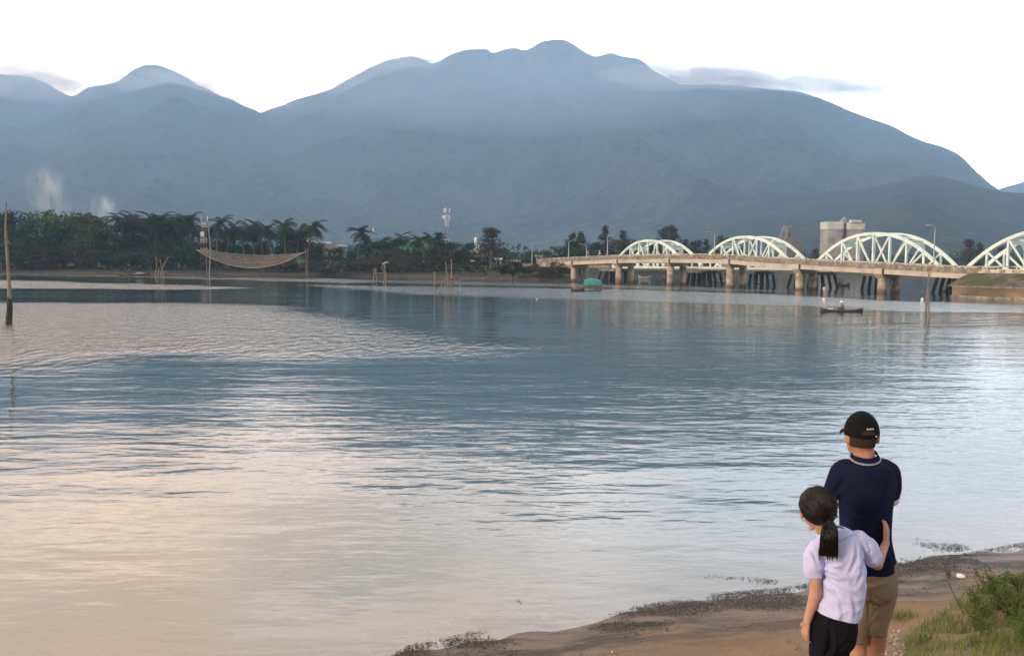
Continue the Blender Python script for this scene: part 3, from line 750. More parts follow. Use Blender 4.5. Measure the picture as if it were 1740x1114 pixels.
wood(360, 530, 18, 3, 250, [BR[1], BR[3], BR[0]], 'dark tree filling the wood above the fishing net', 'trees above the fishing net', 10)
for px, yt, i in ((212,374,0),(232,372,1),(246,368,2),(262,370,0),(277,371,1),(293,373,2),(311,371,0),(330,379,1)):
    plant(PA[i], px, yt+3, 247+rnd.uniform(-3, 3), 'coconut palm over the wood between smoke and red-white mast', 'coconut palms by the red and white mast', wf=1.05)
for px, yt, i in ((368,375,0),(383,384,1),(418,389,2),(434,385,0),(450,383,1),(486,380,2),(462,386,0),(503,387,1)):
    plant(PA[i], px, yt+3, 243+rnd.uniform(-3, 3), 'dark coconut palm in the row above the fishing net', 'coconut palms above the fishing net', wf=1.05)
plant(PA[2], 521, 384, 240, 'lone rounded coconut palm ending the row beside the white roofed sheds', None, wf=1.15)
plant(PA[0], 607, 395, 236, 'bushy coconut palm standing in front of the dark lattice mast', None, wf=1.25)
wood(-60, 540, 17, 56, 231, [BR[4], BR[1], BR[3]], 'waist high thicket tree at the foot of the dense wood', 'thicket at the foot of the wood', 10, 2.4)
# centre wood, lower
SKY_C = [(520,418),(560,422),(600,420),(640,412),(680,405),(720,412),(745,410),(790,412),(820,418),(860,425),(900,428),(950,420),(975,405),(1010,408),(1060,402),(1110,405),(1180,420),(1260,424),(1400,430),(1600,430),(1760,425)]
wood(535, 700, 24, 0, 246, [BR[1], BR[3], BR[2]], 'low green tree between the fishing net and the green building', 'trees between net and green building', 6, 1.25, SKY_C)
wood(535, 880, 21, 18, 236, [BR[3], BR[1], BR[4]], 'low dark tree lining the sandy strip of far shore', 'trees lining the sandy far shore', 8, 1.3, SKY_C)
wood(530, 960, 17, 24, 226, [BR[4], BR[3], BR[1]], 'round low thicket tree lining the sandy strip', 'thicket lining the sandy strip', 6, 1.9, SKY_C)
wood(705, 880, 22, 3, 243, [BR[1], BR[3], BR[0]], 'leafy tree around the foot of the tall antenna mast', 'trees around the antenna mast foot', 6, 1.25, SKY_C)
for px, yt, i in ((650,410,0),(668,404,1),(632,412,2),(718,408,0),(733,404,1)):
    plant(PA[i], px, yt, 250, 'small coconut palm near the green building', 'small palms near the green building', wf=1.3)
plant(CA[1], 747, 396, 232, 'spiky dark casuarina beside the tall antenna mast', None, wf=1.9)
plant(CA[0], 834, 388, 222, 'big rust brown casuarina standing alone on the shore beyond the fishing platform', None, wf=1.9)
plant(BR[3], 775, 432, 226, 'umbrella shaped shore tree directly behind the pole platform', None, wf=1.3)
wood(875, 985, 19, 2, 248, [BR[1], BR[3]], 'dark tree behind the start of the concrete bridge', 'trees behind the bridge start', 5, 1.4, SKY_C)
wood(868, 950, 15, 20, 187, [BR[1], BR[3], BR[4]], 'small shore tree where concrete bridge meets the wooded land', 'shore trees at the bridge start', 8, 1.4, SKY_C)
wood(965, 1175, 21, 4, 275, [BR[4], BR[1], BR[0]], 'tree behind the bridge, lamps and smallest arch', 'trees behind the smallest arch', 8, 1.2, SKY_C)
for px, yt, i in ((972,398,2),(986,395,1),(1027,385,1),(1058,393,1),(1127,387,0),(1141,385,2),(1164,408,1),(1185,410,0),(1199,408,1),(1222,402,1),(1233,406,0),(1250,410,2),(1176,412,2),(1384,424,0),(1644,408,0),(1662,414,2),(1700,420,0)):
    plant(CA[i], px, yt, 300+rnd.uniform(-6, 10), 'slender dark casuarina on skyline behind the steel arches', 'casuarinas behind the steel arches', wf=1.4)
SKY_R = [(1170,424),(1300,430),(1400,434),(1600,432),(1760,430)]
wood(1180, 1790, 34, 4, 330, [BR[4], BR[1], BR[3]], 'low hazy tree far behind the steel arches', 'hazy trees far behind the arches', 8, 1.7, SKY_R)
for px in range(20, 560, 34):
    plant(rnd.choice(BU), px+rnd.uniform(-9, 9), 452+rnd.uniform(-3, 3), 229+rnd.uniform(-1, 2), 'low bush on the muddy edge below the wood', 'bushes below the wood', 'shrub', 1.1)
for px in range(560, 960, 30):
    plant(rnd.choice(BU), px+rnd.uniform(-9, 9), 453+rnd.uniform(-3, 3), fshore(at(px, 470, 222).x)+rnd.uniform(7, 10), 'low bush along the sandy strip of far shore', 'bushes along the sandy far shore', 'shrub', 1.2)
plant(BU[1], 182, 440, 231, 'pale olive bush standing above the moored dark boat', None, 'shrub', .8)
for gname, lst in SER.items():
    lst.sort(key=lambda a: a[0])
    if len(lst) < 2: continue
    for i, (px_, o_) in enumerate(lst):
        k_ = ' '.join(o_['label'].split()[:11])
        o_['label'] = k_ + ', ' + ORD[i] + ' from the left'
# far forest belt behind everything, one mass
def belt():
    rnd.seed(99); mb = MB()
    for i in range(5200):
        px = rnd.uniform(-150, 1900); Y = rnd.uniform(420, 760); p = at(px, 450, Y); z = land_z(p.x, Y)
        top = rnd.uniform(1, 9)*(1+.4*fbm(px*.01, 0, 0, 2))
        for _ in range(3): leafquad(mb, Vector((p.x+rnd.gauss(0, 3), Y+rnd.gauss(0, 3), z+rnd.uniform(0, top))), rnd.uniform(.8, 2.0))
    o = mb.build('distant_woodland', M_LEAFD); tag(o, kind='stuff')
belt()

# ---------------------------------------------------------------- buildings, silos, masts
M_WHITE = mat('white_paint', (0.78, 0.78, 0.76), 0.7, 0.06, 1)
M_WROOF = mat('white_sheet_roof', (0.82, 0.83, 0.84), 0.5, 0.05, 1)
M_GREENW = mat('green_wall_paint', (0.10, 0.42, 0.24), 0.8, 0.12, .6)
M_RED = mat('red_paint', (0.26, 0.055, 0.05), 0.6, 0.1, 1)
M_GREYM = mat('dull_grey_steel', (0.20, 0.23, 0.26), 0.6, 0.15, 1)
M_SILO = mat('streaked_silo_concrete', (0.30, 0.28, 0.25), 0.9, 0.3, 0.15, col2=(0.20, 0.19, 0.18), s2=0.25)
M_BAND = mat('pale_silo_band', (0.62, 0.60, 0.52), 0.85, 0.1, 0.3)
M_RUST = mat('rusty_sheet', (0.16, 0.125, 0.11), 0.85, 0.3, 0.4)
M_TILE = mat('clay_tile_roof', (0.30, 0.15, 0.09), 0.85, 0.2, 1)
M_DARKW = mat('dark_window', (0.03, 0.035, 0.04), 0.2, 0.1, 1, spec=.5)
def zpx(px, py, Y): return CAM_H+(horizon(px)-py)*Y/FPX
# silos
Ys = 430; c = at(1430, 430, Ys); kpp = Ys/FPX
silo = empty('grain_silo', (c.x, Ys, 0), 0, 'twin concrete silos with a pale band round the top behind the steel arches', 'silo')
ztop = zpx(1430, 379, Ys); zband = zpx(1430, 390.5, Ys)
def quad_silo(x0, x1, zt):
    # cluster of fluted cells: rounded square plan
    w_ = (x1-x0)/2; cx_ = (x0+x1)/2; vs = []; n = 40; mb = MB()
    def ring(z, e):
        out = []
        for k in range(n):
            q = 2*math.pi*k/n; ca, sa = math.cos(q), math.sin(q)
            r_ = w_/max(abs(ca), abs(sa))**.95; r_ = min(r_, w_*1.30)+e
            out.append((cx_+r_*ca*.96, r_*sa*.96, z))
        return out
    rings = [ring(0, 0), ring(zt, 0)]; vs = rings[0]+rings[1]
    fs = [(k, (k+1) % n, n+(k+1) % n, n+k) for k in range(n)]+[tuple(range(n, 2*n))]
    mb.add(vs, fs); body = mb.build('silo_cell', M_SILO, silo, True)
    for p_ in body.data.polygons: p_.use_smooth = len(p_.vertices) == 4
    mb = MB(); vs = ring(zband, .18)+ring(zt+.25, .18)
    fs = [(k, (k+1) % n, n+(k+1) % n, n+k) for k in range(n)]+[tuple(range(n, 2*n)), tuple(range(n-1, -1, -1))]
    mb.add(vs, fs); mb.build('top_band', M_BAND, body)
quad_silo(-34*kpp, -1.5*kpp, ztop); quad_silo(2.5*kpp, 34*kpp, ztop-.3)
MB().box((.1, 0, ztop/2), (4*kpp, 4, ztop-.6)).build('stair_tower', M_CONCD, silo)
mb = MB(); z0 = ztop; mb.add([(-6*kpp, -2, z0), (4*kpp, -2, z0), (4*kpp, 2, z0), (-6*kpp, 2, z0), (2*kpp, -1, z0+9*kpp), (3.4*kpp, -1, z0+9*kpp), (3.4*kpp, 1, z0+9*kpp), (2*kpp, 1, z0+9*kpp)], [(0, 1, 5, 4), (1, 2, 6, 5), (2, 3, 7, 6), (3, 0, 4, 7), (4, 5, 6, 7)])
mb.tube([(2.7*kpp, 0, z0+8*kpp), (2.7*kpp, 0, z0+12*kpp)], .25, 6)
mb.build('elevator_head', M_SILO, silo)
MB().box((16*kpp, -4, ztop+.55), (5, 3, 1.2)).build('roof_hut', M_BAND, silo)
# works building
c = at(1340, 430, 440); kpp = 440/FPX
wk = empty('factory_building', (c.x, 440, 0), 0, 'brownish factory with a stepped hopper roof between the second arch and the silos', 'factory')
zt = zpx(1340, 406, 440)
mb = MB(); mb.add([(-16*kpp, -5, 0), (20*kpp, -5, 0), (20*kpp, 5, 0), (-16*kpp, 5, 0), (-14*kpp, -5, zt-3), (19*kpp, -5, zt-5), (19*kpp, 5, zt-5), (-14*kpp, 5, zt-3), (-7*kpp, -4, zt+.6), (9*kpp, -4, zt+.6), (9*kpp, 4, zt+.6), (-7*kpp, 4, zt+.6)],
 [(0, 1, 5, 4), (1, 2, 6, 5), (2, 3, 7, 6), (3, 0, 4, 7), (4, 5, 9, 8), (5, 6, 10, 9), (6, 7, 11, 10), (7, 4, 8, 11), (8, 9, 10, 11)])
mb.build('shed', M_RUST, wk)
MB().box((-6*kpp, 0, zt+3), (5.5*kpp, 3, 6.5)).box((-3.5*kpp, 0, zt+5.7), (11*kpp, 3.2, 1.6)).build('conveyor_head', M_SILO, wk)
MB().box((5*kpp, 0, zt+1.6), (10*kpp, 4, 2.2)).build('hopper', M_RUST, wk)
MB().bar((-20*kpp, 0, zt-5), (-9*kpp, 0, zt+6), 1.2, 1.0).build('conveyor', M_GREYM, wk)
# masts
def lattice(name, px, ytop, ybase, Y, w0, w1, bands, label, ants=0, plain=None):
    b_ = at(px, ybase, Y); zb = land_z(b_.x, Y); zt = zpx(px, ytop, Y); h = zt-zb
    r = empty(name, (b_.x, Y, zb), R(20), label, 'antenna mast')
    nb = len(bands)
    for i, m_ in enumerate(bands):
        mb = MB(); z0, z1 = h*i/nb, h*(i+1)/nb; k = 2
        for j in range(k):
            za, zb2 = lerp(z0, z1, j/k), lerp(z0, z1, (j+1)/k); wa, wb = lerp(w0, w1, za/h)/2, lerp(w0, w1, zb2/h)/2
            A = [(-wa, -wa*.58, za), (wa, -wa*.58, za), (0, wa*1.15, za)]; B = [(-wb, -wb*.58, zb2), (wb, -wb*.58, zb2), (0, wb*1.15, zb2)]
            for q in range(3):
                mb.tube([A[q], B[q]], .05, 5); mb.tube([A[q], B[(q+1) % 3]], .022, 4); mb.tube([A[q], A[(q+1) % 3]], .022, 4)
        mb.build('mast_section', m_, r)
    MB().tube([(0, 0, h-1), (0, 0, h+1.2)], .06, 6).build('lightning_rod', M_GREYM, r)
    for i in range(ants):
        a = i*2.09; zz = h-(.6 if i < 3 else 2.6)
        MB().box((math.cos(a)*(w1/2+.5), math.sin(a)*(w1/2+.5), zz), (.28, .28, 1.3)).build('antenna_panel', M_WHITE, r)
    return r, h
r_, h_ = lattice('antenna_mast', 347, 368, 462, 232, 1.9, 1.0, [M_RED, M_RED, M_RED, M_WHITE, M_RED, M_WHITE, M_RED, M_RED, M_WHITE, M_RED], 'red and white lattice mast rising from the wood at one end of the fishing net', 2)
MB().box((-.3, -.7, h_*.66), (.9, .3, 1.3)).build('equipment_panel', M_WHITE, r_)
lattice('antenna_mast', 630, 388, 440, 262, 1.7, .5, [M_GREYM]*6, 'thin dark grey lattice mast behind the bushy palm', 1)
r_, h_ = lattice('antenna_mast', 758.5, 355, 440, 262, 1.5, .8, [M_WHITE, M_WHITE, M_RED, M_WHITE, M_WHITE, M_RED, M_GREYM, M_WHITE, M_WHITE, M_GREYM], 'tallest mast, white and grey with panel antennas, above the fishing platform', 5)
MB().ball((-.9, -.5, h_-2.6), .55, 10, 6, sc=(1, .4, 1)).build('dish_antenna', M_WHITE, r_)
# far houses
def house(name, px0, px1, ytop, Y, wallm, roofm, label, flat=True, roof_h=.3, depth=8, nwin=2, cat='house'):
    a = at(px0, 440, Y); b_ = at(px1, 440, Y); w_ = b_.x-a.x; cx_ = (a.x+b_.x)/2; zb = land_z(cx_, Y); zt = zpx((px0+px1)/2, ytop, Y); h = zt-zb
    r = empty(name, (cx_, Y, zb), 0, label, cat)
    MB().box((0, 0, (h-roof_h)/2-.2), (w_, depth, h-roof_h+.4)).build('wall', wallm, r)
    if flat: MB().box((0, 0, h-roof_h/2+.02), (w_+.5, depth+.5, roof_h)).build('roof', roofm, r)
    else:
        mb = MB(); e = .3; H0 = h-roof_h+.02
        mb.add([(-w_/2-e, -depth/2-e, H0), (w_/2+e, -depth/2-e, H0), (w_/2+e, depth/2+e, H0), (-w_/2-e, depth/2+e, H0), (-w_/2-e, 0, h), (w_/2+e, 0, h)], [(0, 1, 5, 4), (2, 3, 4, 5), (1, 2, 5), (3, 0, 4), (3, 2, 1, 0)])
        mb.build('roof', roofm, r)
    for i in range(nwin):
        x = (i+.5)/nwin*w_-w_/2; MB().box((x, -depth/2-.02, h*.62), (min(1.2, w_/nwin*.5), .1, 1.2)).build('window', M_DARKW, r)
    return r, h
house('shed', 541, 557, 411, 262, M_CONCD, M_WROOF, 'low shed with a bright white roof beside the last coconut palm', True, .5, 8, 1, 'shed')
house('shed', 524, 534, 406, 256, M_CONCD, M_WROOF, 'small shed with a tilted white roof half hidden by the last coconut palm', False, 1.0, 6, 1, 'shed')
house('house', 560, 576, 416, 256, M_BAND, M_BAND, 'cream boxy house between the white roofed shed and the bushy palm', True, .3, 7, 2)
house('shed', 577, 585, 416.5, 252, M_CONCD, M_WROOF, 'tiny shed with a white roof edge next to the cream house', True, .45, 5, 1, 'shed')
g_, h_ = house('house', 681, 711, 409, 262, M_GREENW, M_GREENW, 'bright green flat roofed building among the trees below the antenna masts', True, .3, 9, 3)
MB().tube([(-2.0, 0, h_), (-2.0, 0, h_+1.1)], .75, 12).build('water_tank', M_WHITE, g_)
house('house', 711, 720, 408, 266, M_BAND, M_TILE, 'narrow cream house attached to the green building', True, .3, 7, 1)
w_, h_ = house('house', 801, 812, 415, 256, M_WHITE, M_WROOF, 'white house with a rooftop tank next to the rust brown casuarina', False, 1.6, 7, 1)
MB().tube([(.3, 0, h_-.3), (.3, 0, h_+2.0)], .4, 10).build('water_tank', M_WHITE, w_)
house('house', 812, 826, 429, 248, M_BAND, M_TILE, 'low house with a clay tile roof below the white tank house', False, 1.2, 7, 2)
house('shed', 842, 852, 438, 236, M_GREENW, M_WROOF, 'tiny shed with a white roof beyond the brown casuarina', True, .5, 4, 1, 'shed')
house('house', 868, 884, 441, 236, M_BAND, M_CONCD, 'low grey walled house near the lamp at the start of the bridge', True, .4, 6, 3)
house('house', 910, 921, 434, 250, M_WHITE, M_WROOF, 'small whitish house glimpsed behind trees at the bridge start', True, .4, 6, 2)

# ---------------------------------------------------------------- hanging lift net
M_BAMB = mat('bamboo_pole', (0.24, 0.195, 0.145), 0.8, 0.3, 2)
M_OLDW = mat('old_grey_wood', (0.20, 0.165, 0.13), 0.85, 0.35, 2.5)
M_ROPE = mat('pale_rope', (0.42, 0.36, 0.25), 0.85, 0.1, 5)
def net_mat():
    m = bpy.data.materials.new('brown_net'); m.use_nodes = True; t = m.node_tree; b = t.nodes['Principled BSDF']
    b.inputs['Roughness'].default_value = .9
    tcn = N(t, 'ShaderNodeTexCoord'); nn = N(t, 'ShaderNodeTexNoise'); nn.inputs['Scale'].default_value = .35; nn.inputs['Detail'].default_value = 5; t.links.new(tcn.outputs['Object'], nn.inputs['Vector'])
    t.links.new(mixc(t, mth(t, 'MULTIPLY_ADD', nn.outputs[0], 3, -1, clamp=True), (0.06, 0.04, 0.02), (0.135, 0.095, 0.045)), b.inputs['Base Color'])
    b.inputs['Alpha'].default_value = .74; return m
def lift_net():
    Y0 = 196; a = at(333, 424, Y0); b_ = at(519, 427, Y0+6); a2 = at(350, 424, Y0+16); b2 = at(522, 428, Y0+20)
    r = empty('lift_net', (a.x+12, Y0+8, 0), 0, 'wide brown fishing lift net hanging in a sagging curve between poles above the water', 'fishing net')
    o_ = r.location; NU, NV = 48, 16; vs = []; mb = MB()
    for i in range(NU+1):
        q = i/NU
        for j in range(NV+1):
            v = j/NV; p = a.lerp(b_, q).lerp(a2.lerp(b2, q), v)
            sag = 3.9*(1-abs(2*q-1)**2.0)*(1-.72*v) + .6*math.sin(math.pi*q)*math.sin(math.pi*v)
            p.z -= sag; p.z += .06*fbm(q*9, v*5, 0, 3, 1); vs.append(p-o_)
    fs = [(i*(NV+1)+j, (i+1)*(NV+1)+j, (i+1)*(NV+1)+j+1, i*(NV+1)+j+1) for i in range(NU) for j in range(NV)]
    mb.add(vs, fs); net = mb.build('net', net_mat(), r, True)
    MB().tube([vs[i*(NV+1)] for i in range(NU+1)], .07, 5).build('edge_rope', M_ROPE, net)
    MB().tube([vs[i*(NV+1)+NV] for i in range(NU+1)], .05, 5).build('edge_rope', M_ROPE, net)
    for p, q in ((a, Vector((.9, 0, 0))), (b_, Vector((.2, 0, 0))), (a2, Vector((.2, 0, 0))), (b2, Vector((.2, 0, 0)))):
        top = p-o_; zt = 1.2
        if p is a: continue
        MB().tube([(top.x+q.x, top.y, -2), (top.x, top.y, top.z+.8)], [.13, .09], 7).build('corner_pole', M_OLDW, r)
    pl = at(357, 375, Y0+1)-o_; MB().tube([(pl.x-.5, pl.y, -2), (pl.x, pl.y, pl.z*.5), (pl.x-.5, pl.y, pl.z)], [.17, .15, .12], 8).build('winch_mast', M_GREYM, r)
lift_net()

# ---------------------------------------------------------------- stakes and platforms in the water
def stakes(name, loc, segs, label, cat, group=None, m=None, extra=None):
    r = empty(name, loc, 0, label, cat, group)
    for s in segs:
        pts, rad, nm = s[0], s[1], (s[2] if len(s) > 2 else 'pole'); mm = s[3] if len(s) > 3 else (m or M_BAMB)
        MB().tube([Vector(p) for p in pts], rad, 7).build(nm, mm, r)
    return r
def from_px(px0, Y, segs):
    """segs: list of (((px,py),(px,py)), radius, ...) measured at distance Y"""
    o = at(px0, 460, Y); out = []
    for s in segs:
        pts = []
        for p in s[0]:
            q = at(p[0], p[1], Y+(p[2] if len(p) > 2 else 0)); pts.append((q.x-o.x, q.y-Y, q.z))
        out.append((pts,)+tuple(s[1:]))
    return (o.x, Y, 0), out
# big bare pole, near left
Y = gp(15, 548).y
loc, sg = from_px(15, Y, [(((14.5,560),(17,520),(15,470),(12,430),(9.5,390),(10.5,343)), [.14,.13,.10,.085,.07,.035])])
r = stakes('mooring_pole', loc, sg, 'tall crooked bare pole standing in the water before the dense wood', 'pole')
_, s2 = from_px(15, Y, [(((14.5,558),(15.5,540),(16.8,520),(16,505)), [.20,.19,.17,.12])]); 
MB().tube([Vector(p) for p in s2[0][0]], s2[0][1], 8).build('mussel_crust', M_PILE, r)
# right poles
Y = gp(1577, 543).y
loc, sg = from_px(1578, Y, [(((1579,548),(1577.5,500),(1577.5,470),(1576,437)), [.06,.055,.045,.025])])
stakes('mooring_pole', loc, sg, 'tall thin stake standing in the water before the embankment end of the bridge', 'pole', m=M_OLDW)
Y2 = gp(1574, 530).y
loc, sg = from_px(1574, Y2, [(((1573.5,534),(1575,505),(1578,480),(1583,452)), [.09,.08,.05,.03])])
stakes('mooring_pole', loc, sg, 'shorter leaning stake close against the tall thin stake', 'pole', m=M_OLDW)
# central platform of splayed poles
Y = gp(760, 499).y
loc, sg = from_px(760, Y, [
 (((739,500),(738.5,461)), .075), (((742,500),(753,480),(757,473)), .07), (((755,500),(757,490,2),(758,475,2)), .06), (((762,502),(761,480),(757,445)), [.08,.07,.06]),
 (((772,500),(768,490),(763,476)), .06), (((781,500),(781,478,1),(780,472,1)), .07), (((767,473,1),(767.5,462,1),(766.5,440,1)), [.09,.08,.07]),
 (((737,478,0),(783,478,0)), .05, 'cross_beam'), (((740,480,2.2),(783,481,2.2)), .05, 'cross_beam'), (((750,480,-.3),(772,480,2.5)), .06, 'cross_beam'), (((775,478,.6),(770,470,.6),(776,470,.6)), .05, 'cross_beam')])
stakes('fishing_platform', loc, sg, 'fishing platform of splayed poles around a tall centre post in mid lagoon', 'fishing platform')
Y = gp(645, 479).y
loc, sg = from_px(645, Y, [(((634,481),(636,456)), .09), (((640,481),(638,455)), .08), (((651,481),(655,464),(652,448)), .09), (((655,481),(654,445)), .09), (((653,463),(648,451)), .09), (((635,464),(655,464)), .07, 'cross_beam'), (((650,449),(655,445),(660,446)), .08, 'cross_beam', M_WHITE), (((656,481,1.5),(656,462,1.5)), .08)])
stakes('fishing_platform', loc, sg, 'small stilt platform with a white scrap on top, near the sandy far shore', 'fishing platform')
Y = gp(278, 470).y
loc, sg = from_px(278, Y, [(((263,471),(266,452),(265,436)), .09), (((268,471),(270,455)), .09), (((272,471),(277,452),(286,436)), [.13,.11,.08]), (((277,471),(272,440)), .08), (((262,461),(282,461)), .08, 'cross_beam'), (((261,470),(270,464)), .07), (((279,471),(277,462)), .08)])
stakes('fishing_platform', loc, sg, 'ragged cluster of thin poles in the water beside the moored dark boat', 'fishing platform')
# stilt hut with a teal tarp
M_TARP = mat('teal_tarp', (0.05, 0.25, 0.23), 0.6, 0.25, 1.5, bump=.4, bdist=.05)
Y = gp(1006, 493).y; o = at(1006, 480, Y); kpp = Y/FPX
hut = empty('stilt_shelter', (o.x, Y, 0), 0, 'small stilt shelter covered by a teal tarp in front of the bridge piers', 'shelter')
zt = zpx(1006, 470, Y)
mb = MB(); vs = []; NU, NV = 14, 10
for i in range(NU+1):
    for j in range(NV+1):
        u = i/NU; a_ = math.pi*j/NV; x = lerp(-14*kpp, 14*kpp, u)
        vs.append((x, -math.cos(a_)*1.2, zt-1.35+math.sin(a_)*(1.15-.25*abs(2*u-1))+.08*fbm(x, a_, 0, 3, 1.3)))
mb.add(vs, [(i*(NV+1)+j, (i+1)*(NV+1)+j, (i+1)*(NV+1)+j+1, i*(NV+1)+j+1) for i in range(NU) for j in range(NV)])
tp_ = mb.build('tarp_roof', M_TARP, hut, True); md = tp_.modifiers.new('t', 'SOLIDIFY'); md.thickness = .05
MB().box((.5*kpp, 0, zt-1.5), (28*kpp, 2.3, .14)).build('platform_floor', M_OLDW, hut)
for x in (-12, 5, 9, 15):
    for y_ in (-1, 1): MB().tube([(x*kpp, y_, -1.2), (x*kpp, y_*.95, zt-.9)], .09, 6).build('stilt', M_OLDW, hut)

# ---------------------------------------------------------------- boats
M_HULL = mat('dark_boat_planks', (0.055, 0.045, 0.038), 0.6, 0.3, 3)
M_HULLG = mat('grey_boat_planks', (0.30, 0.29, 0.27), 0.6, 0.2, 3)
def boat(loc, L, W, H, rz_, label, hullm=None, cargo=None, cat='boat', group=None):
    r = empty('rowing_boat', loc, rz_, label, cat, group); n = 16; mb = MB(); vs = []; prof = 7
    for i in range(n+1):
        u = i/n*2-1; x = u*L/2; w_ = W/2*(1-abs(u)**2.6)+.02; sh = H*(1+.9*abs(u)**3)
        for k in range(prof):
            a_ = -math.pi/2+math.pi*k/(prof-1); vs.append((x*(1 if abs(u) < 1 else 1.02), w_*math.sin(a_), (sh+.10)*(1-math.cos(a_)**.7)-.10+.5*H*abs(u)**4))
    fs = [(i*prof+k, (i+1)*prof+k, (i+1)*prof+k+1, i*prof+k+1) for i in range(n) for k in range(prof-1)]
    mb.add(vs, fs); h = mb.build('hull', hullm or M_HULL, r, True); sd = h.modifiers.new('s', 'SOLIDIFY'); sd.thickness = .04
    mb = MB()
    for k in (0, prof-1): 
        g = MB().tube([Vector(vs[i*prof+k]) for i in range(n+1)], .03, 5); g.build('gunwale', M_OLDW, h)
    for x in (-.2, .22): MB().box((x*L, 0, H*.7), (.18, W*.8, .03)).build('thwart', M_OLDW, r)
    return r
def remesh_obj(mb, name, m, parent, vox, smooth=3, disp=None):
    """fuse overlapping primitives into one continuous skin"""
    o = mb.build('tmp_'+name, m)
    rm = o.modifiers.new('r', 'REMESH'); rm.mode = 'VOXEL'; rm.voxel_size = vox
    if smooth: sm = o.modifiers.new('s', 'SMOOTH'); sm.factor = .5; sm.iterations = smooth
    dg = bpy.context.evaluated_depsgraph_get(); me = bpy.data.meshes.new_from_object(o.evaluated_get(dg)); me.name = name
    me.materials.clear(); me.materials.append(m) if not isinstance(m, list) else [me.materials.append(q) for q in m]
    if disp:
        me.calc_loop_triangles()
        ns_ = [v.normal.copy() for v in me.vertices]
        for v, nn in zip(me.vertices, ns_): v.co += nn*disp(v.co, nn)
    me.polygons.foreach_set('use_smooth', [True]*len(me.polygons)); me.update()
    bpy.data.objects.remove(o); r = bpy.data.objects.new(name, me); COL.objects.link(r)
    if parent: r.parent = parent
    return r
def caps(mb, a, b_, r0, r1, n=12):
    """tapered capsule"""
    a = Vector(a); b_ = Vector(b_); mb.tube([a, b_], [r0, r1], n); mb.ball(a, r0, n, 8); mb.ball(b_, r1, n, 8); return mb
M_SKIN = mat('skin', (0.40, 0.205, 0.135), 0.6, 0.16, 25, bump=.25, bdist=.002, spec=.3)
M_SKIN2 = mat('fair_skin', (0.46, 0.255, 0.18), 0.6, 0.12, 25, bump=.2, bdist=.0015, spec=.3)
M_SHG = mat('grey_shirt', (0.16, 0.20, 0.26), 0.9, 0.1, 6)
M_SHD = mat('dark_shirt', (0.05, 0.05, 0.055), 0.9, 0.1, 6)
M_HAIR = mat('black_hair', (0.012, 0.010, 0.009), 0.42, 0.4, 30, spec=.5)
def rower(loc, rz_, label, shirt, hatm, lean=.15, s=1.0):
    r = empty('person', loc, rz_, label, 'person')
    mb = MB()
    caps(mb, (0, 0, .12), (lean*.5, 0, .35), .14, .14); caps(mb, (lean*.5, 0, .35), (lean, 0, .55), .15, .13)
    mb.ball((lean*1.15, 0, .80), .105, 12, 8, sc=(1, .85, 1.15)); caps(mb, (lean, 0, .6), (lean*1.1, 0, .74), .06, .055)
    for y_ in (-1, 1):
        caps(mb, (lean, .16*y_, .56), (lean+.10, .22*y_, .34), .055, .045); caps(mb, (lean+.10, .22*y_, .34), (lean+.33, .13*y_, .36), .042, .033); mb.ball((lean+.37, .12*y_, .37), .045)
        caps(mb, (0, .09*y_, .12), (.38, .12*y_, .30), .085, .065); caps(mb, (.38, .12*y_, .30), (.52, .12*y_, .02), .06, .045); caps(mb, (.52, .12*y_, .02), (.64, .12*y_, .0), .04, .035)
    body = remesh_obj(mb, 'body', M_SKIN, r, .022, 2)
    mb = MB(); caps(mb, (0, 0, .14), (lean*.5, 0, .35), .165, .165); caps(mb, (lean*.5, 0, .35), (lean, 0, .54), .17, .15)
    for y_ in (-1, 1): caps(mb, (lean, .14*y_, .54), (lean+.10, .215*y_, .35), .08, .062)
    remesh_obj(mb, 'shirt', shirt, r, .022, 2)
    mb = MB()
    for y_ in (-1, 1): caps(mb, (0, .09*y_, .13), (.38, .12*y_, .31), .100, .080); caps(mb, (.38, .12*y_, .31), (.50, .12*y_, .07), .078, .062)
    remesh_obj(mb, 'trousers', M_SHD, r, .022, 2)
    hc = Vector((lean*1.15, 0, .86)); mb = MB(); mb.lathe(hc, [(.21, -.03), (.20, 0), (.12, .02), (.11, .09), (.06, .13), (.005, .135)], 14); mb.build('hat', hatm, r, True)
    r.scale = (s, s, s); return r
bl = gp(1430, 529); boat((bl.x, bl.y, 0), 3.6, .56, .13, R(4), 'slim dark rowing boat carrying a person in a white hat before the bridge')
rower((bl.x+.15, bl.y, .05), R(172), 'person in grey top and white hat seated rowing the slim boat', M_SHG, M_WHITE, .16, .88)
od = empty('oar', (bl.x-.1, bl.y, .3), 0, 'thin oar held by the rower in the white hat', 'oar')
MB().tube([(.05, .0, .1), (-.75, -.7, -.32)], .018, 6).build('shaft', M_OLDW, od); MB().box((-.84, -.78, -.36), (.3, .12, .02), Matrix.Rotation(R(40), 3, 'Z')).build('blade', M_OLDW, od)
bk = empty('foam_box', (bl.x-.95, bl.y, .07), R(5), 'pale foam box lying in the bow of the slim boat', 'box'); MB().box((0, 0, .09), (.34, .26, .16)).build('box_body', M_WHITE, bk); MB().box((0, 0, .182), (.36, .28, .022)).build('lid', M_WHITE, bk)
bl = gp(226, 468.5); kp = bl.y/FPX
boat((bl.x, bl.y, 0), 56*kp, 1.3, .38, R(1), 'long dark wooden boat moored off the dense wood', group=None)
rower((bl.x-1.0, bl.y, .15), R(-20), 'person standing low in the long dark boat off the wood', M_SHD, M_HAIR, .1, 1.6)
bx = empty('boat_awning', (bl.x+1.6, bl.y, .25), 0, 'low grey cover lying over the stern of the long dark boat', 'cover'); 
